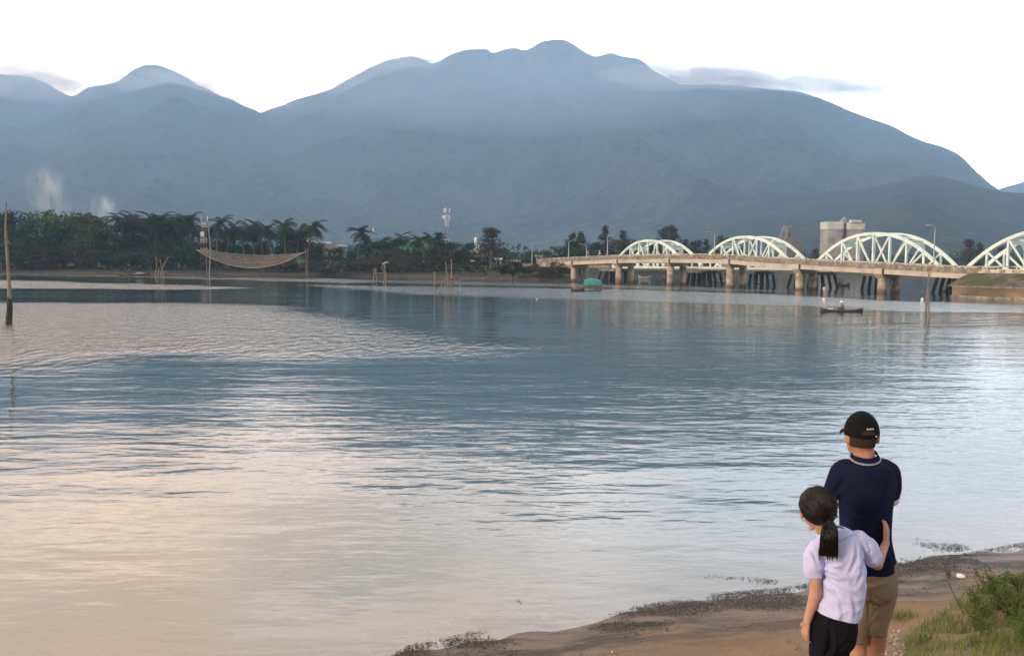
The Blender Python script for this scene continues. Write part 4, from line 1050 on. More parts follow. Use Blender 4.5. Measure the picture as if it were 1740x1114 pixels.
mb = MB(); mb.ball((0, 0, .2), 1, 14, 8, sc=(1.1, .5, .42)); remesh_obj(mb, 'awning', M_GREYM, bx, .08, 1)
bl = gp(981, 495); kp = bl.y/FPX
boat((bl.x, bl.y, 0), 22*kp, .9, .3, R(8), 'small dark boat tied beside the teal tarp shelter')
g_b = 'small boats moored behind the bridge piers'
for px, py, wpx, m_, lb in ((1095,473,20,M_HULLG,'pale hulled boat moored behind the gap between second and third round piers'),(1133,475,16,M_HULL,'dark boat moored close by the third round pier'),(1222,480,22,M_HULLG,'grey boat seen through the bridge behind the fourth round pier'),(1290,482,18,M_HULLG,'pale boat beyond the bridge between dark piles and fifth pier'),(1434,486,22,M_HULL,'dark pointed boat on bright water seen between clusters of dark piles'),(1612,496,26,M_HULLG,'grey boat beached beside the abutment under the bridge')):
    bl = gp(px, py); boat((bl.x, bl.y, 0), wpx*bl.y/FPX, .95, .38, R(rnd.uniform(-12, 12)), lb, m_, group=g_b)
# motorbike crossing the bridge
def biker(px, label, shirt):
    n_ = min((abs(bp(k/100, 1.2).x/bp(k/100, 1.2).y*FPX+870-px), k/100) for k in range(-60, 590))[1]
    p = bp(n_, .3, rz(n_)-.55); a_ = math.atan2(bt.y, bt.x)
    mbk = empty('motorbike', p, a_, 'small ' + label, 'motorbike', 'motorbikes crossing the concrete bridge')
    for x in (-.55, .55):
        mb = MB(); vs, n = [], 16
        mb.tube([Vector((x+.27*math.cos(6.2832*i/n), 0, .29+.27*math.sin(6.2832*i/n))) for i in range(n+1)], .045, 6); mb.build('wheel', M_SHD, mbk)
    MB().bar((-.55, 0, .62), (.1, 0, .60), .22, .20).bar((.1, 0, .55), (.42, 0, .85), .16, .14).build('body', M_RED, mbk)
    MB().tube([(.55, 0, .3), (.42, 0, 1.0)], .03, 6).tube([(.42, -.3, 1.02), (.42, .3, 1.02)], .02, 6).build('handlebar', M_GREYM, mbk)
    return rower((p.x, p.y, p.z+.62), a_, 'person riding the ' + label, shirt, M_WHITE, .06, 1.0)
biker(1023, 'motorbike on the bridge beside the lamp nearest the smallest arch', M_WHITE)
biker(1003, 'motorbike on the bridge between the faint lamp and the tall lamp', M_SHG)
# floats on stakes
M_CREAM = mat('cream_float', (0.75, 0.70, 0.55), 0.6, 0.05, 3)
for px, py, lb, w_ in ((1400, 510, 'low cream float on the water above the slim rowing boat', .55), (1567, 512, 'upright cream float beside the tall thin stake', .42), (1401, 491, 'round white buoy just under the bridge between the piers', .7), (912, 508, 'tiny white float drifting alone in mid lagoon', .25)):
    q = gp(px, py); h = .5 if w_ == .55 else (.75 if w_ == .42 else (.7 if w_ == .7 else .16))
    b_ = empty('buoy', (q.x, q.y, -.05), 0, lb, 'buoy'); b_.scale = (.75, .75, .62)
    MB().lathe((0, 0, 0), [(w_*.35, -.1), (w_*.5, .0), (w_*.5, h*.55), (w_*.42, h*.8), (w_*.15, h)], 14).build('float', M_CREAM if w_ < .6 and w_ > .3 else M_WHITE, b_, True)
    MB().tube([(0, 0, -.8), (0, 0, h+.08)], .035, 6).build('rod', M_OLDW, b_)

# ---------------------------------------------------------------- smoke plumes and ridge mist
def soft_cloud(name, px, py, Y, wpx, hpx, depth, dens, col, nscale, label=None, cat=None, rot=0.0, thr=.42, kind='stuff'):
    c = at(px, py, Y); k = Y/FPX; sx, sy, sz = wpx*k/2, depth/2, hpx*k/2
    m = bpy.data.materials.new(name); m.use_nodes = True; t = m.node_tree; t.nodes.clear()
    v = N(t, 'ShaderNodeVolumePrincipled'); v.inputs['Color'].default_value = (*col, 1); o = N(t, 'ShaderNodeOutputMaterial'); t.links.new(v.outputs[0], o.inputs['Volume'])
    tcn = N(t, 'ShaderNodeTexCoord'); mp_ = N(t, 'ShaderNodeMapping'); mp_.inputs['Scale'].default_value = nscale; t.links.new(tcn.outputs['Object'], mp_.inputs[0])
    nn = N(t, 'ShaderNodeTexNoise'); nn.inputs['Scale'].default_value = 1.0; nn.inputs['Detail'].default_value = 4; t.links.new(mp_.outputs[0], nn.inputs['Vector'])
    ln = N(t, 'ShaderNodeVectorMath', operation='LENGTH'); t.links.new(tcn.outputs['Object'], ln.inputs[0])
    fall = mth(t, 'SUBTRACT', 1.0, ln.outputs['Value'], clamp=True)
    fall = mth(t, 'MULTIPLY', mth(t, 'POWER', fall, .8), 2.0, clamp=True)
    q = mth(t, 'MULTIPLY', mth(t, 'MULTIPLY', mth(t, 'SUBTRACT', nn.outputs[0], thr, clamp=True), 4.0), fall)
    t.links.new(mth(t, 'MULTIPLY', q, dens), v.inputs['Density'])
    mb = MB(); mb.ball((0, 0, 0), 1, 24, 14); ob = mb.build(name, m); ob.location = c; ob.scale = (sx, sy, sz); ob.rotation_euler = (0, rot, 0)
    tag(ob, label, cat, kind=kind); return ob
soft_cloud('smoke', 82, 335, 420, 75, 125, 20, .065, (.95, .97, 1), (2.6, 2.6, 1.5), rot=R(-14), thr=.44)
soft_cloud('smoke', 178, 362, 420, 48, 80, 14, .13, (.95, .97, 1), (2.8, 2.8, 1.7), rot=R(-10), thr=.45)
MC = (.95, .97, 1)
soft_cloud('mist', 1170, 136, 3560, 330, 44, 420, .013, MC, (2.6, 2.6, 1.2), rot=R(2), thr=.36)
soft_cloud('mist', 1330, 142, 3700, 360, 36, 380, .009, MC, (3, 2.6, 1.4), rot=R(6), thr=.36)
soft_cloud('mist', 1480, 152, 3950, 220, 32, 260, .006, MC, (3, 2.6, 1.4), rot=R(8), thr=.36)
soft_cloud('mist', 880, 150, 2700, 900, 165, 420, .0017, (.66, .82, 1), (1.2, 1.2, 1.2), thr=.22)
soft_cloud('mist', 655, 130, 4500, 230, 60, 500, .008, MC, (2.6, 2.6, 1.6), rot=R(-14), thr=.36)
soft_cloud('mist', 270, 140, 4300, 320, 56, 500, .005, MC, (2.6, 2.6, 1.6), rot=R(6), thr=.38)
soft_cloud('mist', 30, 140, 4200, 320, 64, 500, .006, MC, (2.4, 2.4, 1.4), rot=R(4), thr=.36)
soft_cloud('mist', 430, 165, 4250, 220, 44, 420, .004, MC, (2.4, 2.4, 1.4), rot=R(10), thr=.38)
# ---------------------------------------------------------------- people
from mathutils.bvhtree import BVHTree
def loft(mb, rings, n=28, ax=None):
    """stack of flat ellipses: (centre, half width, half depth)"""
    vs = []; fs = []
    for c, hw, hd in rings:
        c = Vector(c)
        for k in range(n):
            q = 2*math.pi*k/n; e = .86
            cx_ = math.copysign(abs(math.cos(q))**e, math.cos(q)); sy_ = math.copysign(abs(math.sin(q))**e, math.sin(q))
            vs.append(c+Vector((hw*cx_, hd*sy_, 0)))
    for i in range(len(rings)-1):
        for k in range(n): fs.append((i*n+k, i*n+(k+1) % n, (i+1)*n+(k+1) % n, (i+1)*n+k))
    fs.append(tuple(range(n-1, -1, -1))); o = (len(rings)-1)*n; fs.append(tuple(range(o, o+n)))
    return mb.add(vs, fs)
def smooth_rings(rings, m=4):
    out = []
    for i in range(len(rings)-1):
        for j in range(m):
            t = j/m; s_ = t
            def g(f): 
                pts = [(k, f(r_)) for k, r_ in enumerate(rings)]; return smi(pts, i+t)
            out.append((Vector((g(lambda r_: r_[0].x), g(lambda r_: r_[0].y), g(lambda r_: r_[0].z))), g(lambda r_: r_[1]), g(lambda r_: r_[2])))
    out.append(rings[-1]); return out
def hand(mb, wrist, d, palm_n, thumb_side, s=1.0, curl=.35):
    """five-fingered hand: d = pointing direction, palm_n = palm normal (fingers curl towards it)"""
    d = Vector(d).normalized(); pn = Vector(palm_n); pn = (pn-d*pn.dot(d)).normalized(); side = d.cross(pn)*thumb_side
    w_ = Vector(wrist)
    for k in (-1.2, -.4, .4, 1.2):
        caps(mb, w_+side*k*.010*s, w_+d*.078*s+side*k*.020*s, .0145*s, .012*s, 8)
    for k, L in ((1.35, .066), (.45, .074), (-.45, .068), (-1.35, .052)):
        p = w_+d*.080*s+side*k*.0205*s; dd = (d+side*k*.05).normalized()
        for j, (f, r_) in enumerate(((.42, .0084), (.32, .0077), (.26, .0068))):
            a_ = curl*(j+1)*.8; q = p+(dd*math.cos(a_)+pn*math.sin(a_))*L*f*s*1.05; caps(mb, p, q, r_*s, r_*.93*s, 8); p = q
    p = w_+d*.022*s+side*.022*s
    for f, r_, sp in ((.040, .0125, .75), (.032, .0105, .5), (.025, .009, .3)):
        q = p+(d*(1-sp*.6)+side*sp+pn*.25).normalized()*f*s; caps(mb, p, q, r_*s, r_*.9*s, 8); p = q
def fold(scale, amp, dirv=(1, .4, .6), seed=0, ridge=True):
    dv = Vector(dirv)
    def f(co, nn):
        q = co.cross(dv)*scale
        n1 = mnoise.noise(q+Vector((seed, 0, 0))); n2 = mnoise.noise(q*2.3+Vector((0, seed, 3)))
        v = (1-abs(n1)*2.2) if ridge else n1
        return amp*(v*.6+n2*.35)
    return f
def creases(segs, ref):
    S = [(ref(*a), ref(*b), w, h) for a, b, w, h in segs]
    def f(co, nn):
        if nn.y > .3: return 0
        v = 0
        for a, b, w, h in S:
            ex, ez = b.x-a.x, b.z-a.z; q = ((co.x-a.x)*ex+(co.z-a.z)*ez)/(ex*ex+ez*ez)
            if not -.3 < q < 1.3: continue
            bend = .12*math.sin(q*3.0); L = math.hypot(ex, ez)
            d = ((co.x-a.x)*ez-(co.z-a.z)*ex)/L+bend*L*.5
            tp_ = math.exp(-((q-.5)/.48)**4); v += h*tp_*(math.exp(-(d/w)**2)-.8*math.exp(-((d+w*1.7)/w)**2))
        return v
    return f
def cloth(name, col, amt=.06, weave=True, col2=None):
    m = mat(name, col, 0.88, amt, 5, bump=.25, bdist=.0015, spec=.15); return m
M_NAVY = cloth('navy_knit', (0.005, 0.008, 0.030), .12)
M_KHAKI = cloth('khaki_cotton', (0.24, 0.19, 0.125), .12)
M_SHIRT = cloth('white_school_cotton', (0.52, 0.55, 0.84), .03)
M_PANT = cloth('navy_trouser_cloth', (0.006, 0.006, 0.010), .1)
M_CAP = cloth('black_cap_cotton', (0.006, 0.006, 0.007), .1)
M_STRIPE = cloth('white_trim', (0.72, 0.70, 0.70), .03)
M_SHAVE = mat('short_cropped_hair', (0.030, 0.018, 0.012), 0.8, 0.3, 120)

# ---- man -------------------------------------------------------------
YM = 5.0
def m(px, py, dy=0.0): return at(px, py, YM+dy)
gz = bank_z(m(1478, 1200).x, YM)
man = empty('person', (m(1478, 1100).x, YM, gz), 0, 'man in black cap, navy polo shirt and khaki shorts standing with folded arms', 'person')
def mrel(o_): 
    me = o_.data; off = o_.parent.location
    for v in me.vertices: v.co -= off
    me.update(); return o_
Zf = gz
def mz(px, z, dy=0):   # point at column px and height z above the man's ground
    p = m(px, 900, dy); q = m(px, 1300, dy); t = (gz+z-p.z)/(q.z-p.z); return p.lerp(q, t)
mb = MB()
hc = m(1464, 738)
mb.ball(hc, 1, 24, 16, sc=(.079, .097, .118)); mb.ball(m(1457, 757, .05), 1, 18, 12, sc=(.058, .062, .058))
caps(mb, m(1447, 748, .092), m(1444, 752, .112), .016, .013, 10)                      # nose
caps(mb, m(1451, 765, .085), m(1459, 766, .09), .011, .011, 8); mb.ball(m(1453, 773, .075), .022)      # mouth, chin
for px, dy in ((1447, .075), (1463, .095)): mb.ball(m(px, 741, dy), .013)
caps(mb, m(1467, 760, -.01), m(1469, 792, -.01), .058, .066, 16)
for px, k in ((1439.5, -1), (1492, 1)):
    mb.ball(m(px, 744, -.003), 1, 12, 8, sc=(.010, .022, .032), rot=Matrix.Rotation(R(-22*k), 3, 'Z')); mb.ball(m(px+k*-1, 752, .0), .010)
caps(mb, m(1447, 806, -.01), m(1495, 806, -.01), .050, .050, 16)
loft(mb, smooth_rings([(m(1471, 790), .10, .07), (m(1471, 810), .145, .10), (m(1472, 860), .135, .10), (m(1474, 910), .122, .09), (m(1478, 960), .132, .10), (m(1479, 990), .13, .10)]))
# folded arms
caps(mb, m(1432, 803), m(1414, 848, .07), .050, .042, 14); caps(mb, m(1414, 848, .07), m(1456, 846, .24), .040, .028, 14)
caps(mb, m(1507, 803), m(1505, 850, .11), .050, .042, 14); caps(mb, m(1505, 850, .11), m(1462, 842, .25), .040, .028, 14)
hand(mb, m(1456, 846, .24), (1, .15, .25), (0, -1, 0), 1, 1.0, .5); hand(mb, m(1462, 842, .25), (-1, 0, .2), (0, -1, 0), -1, 1.0, .5)
# legs and feet
for hx, kx, fx, dy in ((1462, 1457, 1452, .02), (1495, 1486, 1485, 0)):
    K = mz(kx, .47, dy+.02); A = mz(fx, .09, dy-.03)
    caps(mb, m(hx, 985, dy), K, .082, .058, 16); caps(mb, K, K.lerp(A, .35)+Vector((0, -.02, 0)), .055, .056, 16); caps(mb, K.lerp(A, .35)+Vector((0, -.02, 0)), A, .056, .036, 16)
    caps(mb, A+Vector((0, -.03, -.045)), A+Vector((-.01, .15, -.055)), .036, .032, 12)
    for t_ in range(5): caps(mb, A+Vector((-.035+.017*t_, .14, -.058)), A+Vector((-.042+.020*t_, .20-.006*t_, -.072)), .012, .009, 8)
mrel(remesh_obj(mb, 'body', M_SKIN, man, .0065, 3))
# cropped hair below the cap
mb = MB(); vs = []; NU, NV = 32, 10
for j in range(NV+1):
    th = R(70+j*5.2)
    for i in range(NU+1):
        ph = R(-175+i*170/NU+0); 
        vs.append(hc+Vector((.0815*math.sin(th)*math.cos(ph)*1.0, .0995*math.sin(th)*math.sin(ph), .1195*math.cos(th))))
mb.add(vs, [(j*(NU+1)+i, j*(NU+1)+i+1, (j+1)*(NU+1)+i+1, (j+1)*(NU+1)+i) for j in range(NV) for i in range(NU)])
mrel(mb.build('hair', M_SHAVE, man, True))
# polo shirt
mb = MB()
loft(mb, smooth_rings([(m(1470, 778), .060, .062), (m(1470, 784), .090, .078), (m(1470, 794), .160, .112), (m(1471, 820), .163, .130), (m(1470, 862), .143, .128), (m(1470, 905), .138, .118), (m(1475, 940), .147, .124), (m(1478, 966), .158, .130)]))
caps(mb, m(1438, 801), m(1502, 800), .070, .070, 18)
for a_, b_, c_ in (((1432, 804, 0), (1421, 830, .035), (1416, 842, .055)), ((1508, 804, 0), (1512, 829, .05), (1508, 845, .09))):
    mb.tube([m(*a_), m(*b_), m(*c_)], [.070, .066, .062], 18); mb.ball(m(*a_), .070, 16, 10)
mcr = creases([((1438, 815), (1424, 845), .012, -.010), ((1506, 812), (1500, 850), .012, -.010), ((1440, 870), (1480, 900), .014, .007), ((1505, 865), (1478, 905), .014, .007), ((1500, 900), (1470, 945), .015, .008), ((1498, 925), (1512, 960), .012, .006), ((1450, 800), (1490, 806), .02, .005)], lambda x, y: m(x, y, -.1))
mfo = fold(6, .008, (.2, .3, 1), 3)
shirt = mrel(remesh_obj(mb, 'polo_shirt', M_NAVY, man, .008, 3, lambda c_, n2: mcr(c_, n2)+mfo(c_, n2)))
def ring_sweep(ctr, rx, ry, prof, a0, a1, n, tilt=None):
    """profile (dr, z) swept round an ellipse"""
    vs = []; k = len(prof)
    for i in range(n+1):
        q = R(lerp(a0, a1, i/n))
        for dr, z in prof:
            p = Vector(((rx+dr)*math.cos(q), (ry+dr)*math.sin(q), z)); 
            if tilt: p = tilt @ p
            vs.append(ctr+p)
    return vs, [(i*k+j, (i+1)*k+j, (i+1)*k+j+1, i*k+j+1) for i in range(n) for j in range(k-1)]
tl = Matrix.Rotation(R(-6), 3, 'Y') @ Matrix.Rotation(R(14), 3, 'X')
cc = m(1470, 775, -.006)
def collar(prof, name, m_):
    mb = MB(); vs, fs = ring_sweep(cc, .068, .075, prof, -245, 65, 48, tl); mb.add(vs, fs)
    o_ = mrel(mb.build(name, m_, man, True)); md = o_.modifiers.new('t', 'SOLIDIFY'); md.thickness = .004 if name == 'collar' else .0022; return o_
cl_ = collar([(-.006, .022), (-.001, .012), (.006, -.002), (.013, -.014)], 'collar', M_NAVY)
for a_, b_ in ((-.0095, -.0112), (-.0045, -.0060)):
    z2 = lambda z: interp([(-.014, .013), (-.002, .006), (.012, -.001), (.022, -.006)], z)+.003
    s_ = collar([(z2(a_), a_), (z2(b_), b_)], 'collar_stripe', M_STRIPE); s_.parent = cl_; s_.matrix_parent_inverse = Matrix.Identity(4)
for c0, c1, rr in (((1420, 833, .038), (1416, 842, .055), .0655), ((1510, 838, .07), (1508, 846, .09), .0645)):
    mb = MB().tube([m(*c0), m(*c1)], rr, 20, caps=False); o_ = mrel(mb.build('sleeve_stripe', M_STRIPE, man, True)); o_.modifiers.new('t', 'SOLIDIFY').thickness = .003
# shorts
mb = MB()
loft(mb, smooth_rings([(m(1479, 950), .142, .112), (m(1480, 975), .146, .125), (m(1480, 1003), .136, .125), (m(1480, 1012), .115, .11)]))
loft(mb, smooth_rings([(m(1500, 985), .076, .105), (m(1495, 1020), .072, .095), (m(1490, 1050), .060, .082), (m(1486, 1074), .056, .075)]))
loft(mb, smooth_rings([(m(1461, 985, .02), .078, .105), (m(1459, 1020, .02), .076, .095), (m(1455, 1055, .02), .066, .085), (m(1452, 1086, .02), .063, .08)]))
scr = creases([((1462, 1002), (1504, 986), .012, .010), ((1474, 985), (1477, 1068), .010, -.010), ((1466, 1020), (1452, 1050), .012, .008), ((1505, 1000), (1486, 1040), .012, .008), ((1480, 1015), (1500, 1030), .010, .007), ((1496, 1040), (1482, 1066), .010, .006)], lambda x, y: m(x, y, -.1))
sfo = fold(8, .010, (.9, .2, .6), 8)
sh = mrel(remesh_obj(mb, 'shorts', M_KHAKI, man, .008, 2, lambda c_, n2: scr(c_, n2)+sfo(c_, n2)))
# cap
M_CAPD = M_CAP
cctr = m(1464, 737, .0); capr = Matrix.Rotation(R(4), 3, 'X') @ Matrix.Rotation(R(-2), 3, 'Y')
def cap_pt(th, ph, e=0): return cctr+capr @ Vector(((.0955+e)*math.sin(th)*math.cos(ph), (.108+e)*math.sin(th)*math.sin(ph), (.131+e)*(math.cos(th)**.92 if math.cos(th) > 0 else 0)))
mb = MB(); vs = []; NU, NV = 48, 14
for j in range(NV+1):
    for i in range(NU): vs.append(cap_pt(R(90)*j/NV, 2*math.pi*i/NU, .0008*math.cos(6*2*math.pi*i/NU)))
mb.add(vs, [(j*NU+i, (j+1)*NU+i, (j+1)*NU+(i+1) % NU, j*NU+(i+1) % NU) for j in range(NV) for i in range(NU)])
cp = mrel(mb.build('cap', M_CAP, man, True)); cp.modifiers.new('t', 'SOLIDIFY').thickness = .003
fa = R(96)   # direction the bill points
mb = MB(); vs = []; NU, NV = 16, 6
for i in range(NU+1):
    q = fa+R(lerp(-58, 58, i/NU))
    for j in range(NV+1):
        v = j/NV; l = .062*v*math.cos(R(lerp(-58, 58, i/NU)))**.6
        p = Vector((.094*math.cos(q), .106*math.sin(q), .004)); p += Vector((math.cos(fa), math.sin(fa), 0))*l; p.z -= .014*v+.010*abs(lerp(-1, 1, i/NU))**2*v
        vs.append(cctr+capr @ p)
mb.add(vs, [(i*(NV+1)+j, (i+1)*(NV+1)+j, (i+1)*(NV+1)+j+1, i*(NV+1)+j+1) for i in range(NU) for j in range(NV)])
o_ = mb.build('bill', M_CAP, man, True); mrel(o_); o_.parent = cp; o_.modifiers.new('t', 'SOLIDIFY').thickness = .005
mb = MB(); mb.ball(cctr+capr @ Vector((0, 0, .132)), 1, 10, 6, sc=(.008, .008, .004)); o_ = mb.build('button', M_CAP, man, True); mrel(o_); o_.parent = cp
def on_cap(el, az, wdt, hgt, name, mt, e=.002):
    vs = []; n = 5
    for i in range(n+1):
        for s in (0, 1): vs.append(cap_pt(R(90-el-s*hgt), R(-90+az+wdt*(i/n-.5)), e))
    mb = MB().add(vs, [(2*i, 2*i+1, 2*i+3, 2*i+2) for i in range(n)]); o_ = mb.build(name, mt, man); mrel(o_); o_.parent = cp; o_.modifiers.new('t', 'SOLIDIFY').thickness = .0015
for az, w_ in ((-4, 6), (6, 7), (16, 5)): on_cap(24, az, w_, -3.0, 'embroidery', M_STRIPE)
on_cap(5, 28, 8, -5, 'buckle', M_STRIPE); on_cap(2.5, 0, 70, -5.5, 'strap', M_CAP, .003)
# opening above the strap
vs = [];
mb = MB()
for i in range(13):
    q = -90+lerp(-24, 24, i/12); hgt = 13*math.sqrt(max(0, 1-((q+90)/24.5)**2))
    vs += [cap_pt(R(82), R(q), .0018), cap_pt(R(82-hgt), R(q), .0018)]
mb.add(vs, [(2*i, 2*i+2, 2*i+3, 2*i+1) for i in range(12)]); o_ = mb.build('back_opening', M_SHAVE, man, True); mrel(o_); o_.parent = cp

# ---- girl ------------------------------------------------------------
YG = 4.60
def g(px, py, dy=0.0): return at(px, py, YG+dy)
gz2 = bank_z(g(1410, 1200).x, YG)
girl = empty('person', (g(1410, 1100).x, YG, gz2), 0, 'girl with black ponytail, white blouse and dark trousers, arm round the man', 'person')
def gzp(px, z, dy=0):
    p = g(px, 900, dy); q = g(px, 1300, dy); t = (gz2+z-p.z)/(q.z-p.z); return p.lerp(q, t)
mb = MB(); gh = g(1389, 860)
tr_ = Matrix.Rotation(R(-10), 3, 'Y')
mb.ball(gh, 1, 24, 16, sc=(.080, .088, .100), rot=tr_); mb.ball(g(1384, 878, .045), 1, 16, 10, sc=(.055, .055, .052))
caps(mb, g(1372, 874, .088), g(1370, 877, .10), .011, .009, 8); caps(mb, g(1374, 886, .078), g(1381, 888, .085), .008, .008, 8); mb.ball(g(1379, 896, .065), .017)
for px, dy in ((1367, .065), (1380, .090)): mb.ball(g(px, 867, dy), .011)
mb.ball(g(1416, 872, .01), 1, 10, 8, sc=(.008, .016, .024))
mb.ball(g(1362, 874, .0), 1, 10, 8, sc=(.008, .016, .024))
caps(mb, g(1393, 886), g(1410, 918, -.0), .040, .044, 14)
loft(mb, smooth_rings([(g(1421, 906), .065, .05), (g(1426, 925), .092, .07), (g(1432, 970), .088, .07), (g(1425, 1020), .085, .072), (g(1420, 1060), .085, .075)]))
caps(mb, g(1395, 926), g(1462, 912), .036, .036, 14)
W1 = g(1371, 1056, -.02)
caps(mb, g(1386, 934), g(1385, 1010, -.02), .036, .031, 14); caps(mb, g(1385, 1010, -.02), W1, .031, .0205, 14)
hand(mb, W1, (-.10, .12, -1), (1, .3, 0), -1, .86, .42)
EL = g(1490, 958, .10); W2 = g(1505.5, 922, .25)
caps(mb, g(1466, 922), g(1481, 948, .04), .036, .034, 14); caps(mb, g(1481, 948, .04), EL, .034, .032, 14); caps(mb, EL, W2, .031, .0200, 14)
hand(mb, W2, (.12, .30, .95), (-.75, .65, 0), -1, .95, .22)
for hx, kx, fx in ((1402, 1392, 1388), (1437, 1418, 1416)):
    K = gzp(kx, .36, .02); A = gzp(fx, .07, -.02)
    caps(mb, g(hx+(3 if hx < 1410 else -3), 1078), K, .054, .044, 14); caps(mb, K, A, .046, .030, 14); caps(mb, A+Vector((0, -.02, -.035)), A+Vector((-.005, .12, -.045)), .028, .024, 10)
    for t_ in range(5): caps(mb, A+Vector((-.024+.012*t_, .115, -.047)), A+Vector((-.028+.014*t_, .155-.005*t_, -.056)), .009, .007, 8)
def grel(o_):
    off = girl.location
    for v in o_.data.vertices: v.co -= off
    o_.data.update(); return o_
grel(remesh_obj(mb, 'body', M_SKIN2, girl, .0052, 3))
# blouse
mb = MB()
loft(mb, smooth_rings([(g(1419, 899), .050, .045), (g(1422, 906), .085, .065), (g(1426, 920), .108, .085), (g(1432, 950), .106, .092), (g(1433, 985), .108, .096), (g(1428, 1020), .112, .100), (g(1420, 1050), .116, .102)]))
caps(mb, g(1396, 927), g(1460, 915), .045, .045, 16)
mb.tube([g(1388, 930), g(1383, 945), g(1382, 960), g(1382, 970), g(1383, 977)], [.040, .052, .051, .043, .041], 18)
mb.ball(g(1390, 930), .044, 16, 10)
mb.tube([g(1464, 918), g(1474, 930, .02), g(1480, 943, .035), g(1484, 951, .05)], [.044, .053, .050, .041], 18); mb.ball(g(1464, 918), .045, 16, 10)
gcr = creases([((1398, 968), (1446, 984), .010, .010), ((1396, 982), (1420, 1012), .009, .009), ((1412, 990), (1450, 1006), .010, .007), ((1404, 975), (1432, 958), .008, .007), ((1452, 925), (1436, 975), .011, .007), ((1462, 935), (1452, 990), .010, .006), ((1392, 1010), (1404, 1045), .012, .007), ((1440, 1012), (1444, 1052), .013, .007), ((1420, 1018), (1424, 1052), .012, .005), ((1380, 940), (1388, 966), .008, .006), ((1474, 925), (1482, 948), .008, .006)], lambda x, y: g(x, y, -.09))
def gf(co, nn):
    a = fold(6, .015, (.3, .2, 1.0), 5)(co, nn)
    q = co.copy(); t_ = mnoise.noise(Vector((q.x*5+q.z*9, q.y*5, q.z*13-q.x*11))); b_ = (1-abs(t_)*2.6)*.011
    return gcr(co, nn)+a*.5+b_*.5*(1 if q.z < g(1420, 940).z else .4)
bl_ = remesh_obj(mb, 'blouse', M_SHIRT, girl, .006, 4, gf)
# tilt the hem: trim below a sloping plane
bm = bmesh.new(); bm.from_mesh(bl_.data)
h0, h1 = g(1382, 1044, -.1), g(1457, 1060, -.1); pn = Vector((h1.x-h0.x, 0, h1.z-h0.z)).cross(Vector((0, 1, 0))); pn = pn if pn.z < 0 else -pn
pn.normalize()
bmesh.ops.bisect_plane(bm, geom=bm.verts[:]+bm.edges[:]+bm.faces[:], plane_co=h0, plane_no=pn, clear_outer=True)
bm.to_mesh(bl_.data); bm.free()
for p_ in bl_.data.polygons: p_.use_smooth = True
bvh = BVHTree.FromPolygons([v.co.copy() for v in bl_.data.vertices], [tuple(p_.vertices) for p_ in bl_.data.polygons])
bl_.modifiers.new('t', 'SOLIDIFY').thickness = .003
# flat round collar laid over the shoulders
def flat_collar(a0, a1, r0, r1, n=26):
    c0 = g(1418, 903, -.005); vs = []; k = 7
    for i in range(n+1):
        q = R(lerp(a0, a1, i/n)); e = min(1, min(i, n-i)/3)**.5
        for j in range(k):
            r_ = lerp(r0, lerp(r0+.012, r1, e), j/(k-1)); d_ = Vector((math.cos(q)*r_*1.08, math.sin(q)*r_, 0)); o0 = c0+d_+Vector((0, 0, .12))
            hit = bvh.ray_cast(o0, Vector((-d_.x*.5, -d_.y*.9, -.45)).normalized())
            p = hit[0]+hit[1]*(.005 if j < k-1 else .0035) if hit[0] else c0+d_
            vs.append(p)
    return MB().add(vs, [(i*k+j, (i+1)*k+j, (i+1)*k+j+1, i*k+j+1) for i in range(n) for j in range(k-1)])
cvs = flat_collar(-262, 78, .050, .098, 60)
o_ = grel(cvs.build('collar', M_SHIRT, girl, True)); o_.modifiers.new('t', 'SOLIDIFY').thickness = .0035
grel(bl_)
# cuffs
for a_, b_, r_ in ((g(1382, 970), g(1383, 978), .0435), (g(1482.5, 947, .045), g(1485.5, 953, .058), .0425)):
    o_ = grel(MB().tube([a_, b_], r_, 22, caps=False).build('cuff', M_SHIRT, girl, True)); o_.modifiers.new('t', 'SOLIDIFY').thickness = .004
# trousers
mb = MB()
loft(mb, smooth_rings([(g(1420, 1035), .100, .085), (g(1417, 1065), .118, .100), (g(1414, 1090), .112, .098), (g(1413, 1100), .08, .08)]))
for hx, kx, fx, w_ in ((1401, 1394, 1390, 1), (1422, 1415, 1413, 1)):
    K = gzp(kx, .36, .02); A = gzp(fx, .09, -.01)
    loft(mb, smooth_rings([(g(hx, 1070), .070, .088), (g(hx, 1070).lerp(K, .5), .062, .078), (K, .052, .064), (A, .046, .056)]))
grel(remesh_obj(mb, 'trousers', M_PANT, girl, .008, 2, (lambda c1, c2: (lambda c_, n2: c1(c_, n2)+c2(c_, n2)))(fold(8, .008, (.3, .3, 1), 2), creases([((1410, 1066), (1404, 1120), .012, -.022), ((1390, 1072), (1402, 1090), .010, .007), ((1438, 1078), (1420, 1096), .010, .007)], lambda x, y: g(x, y, -.09)))))
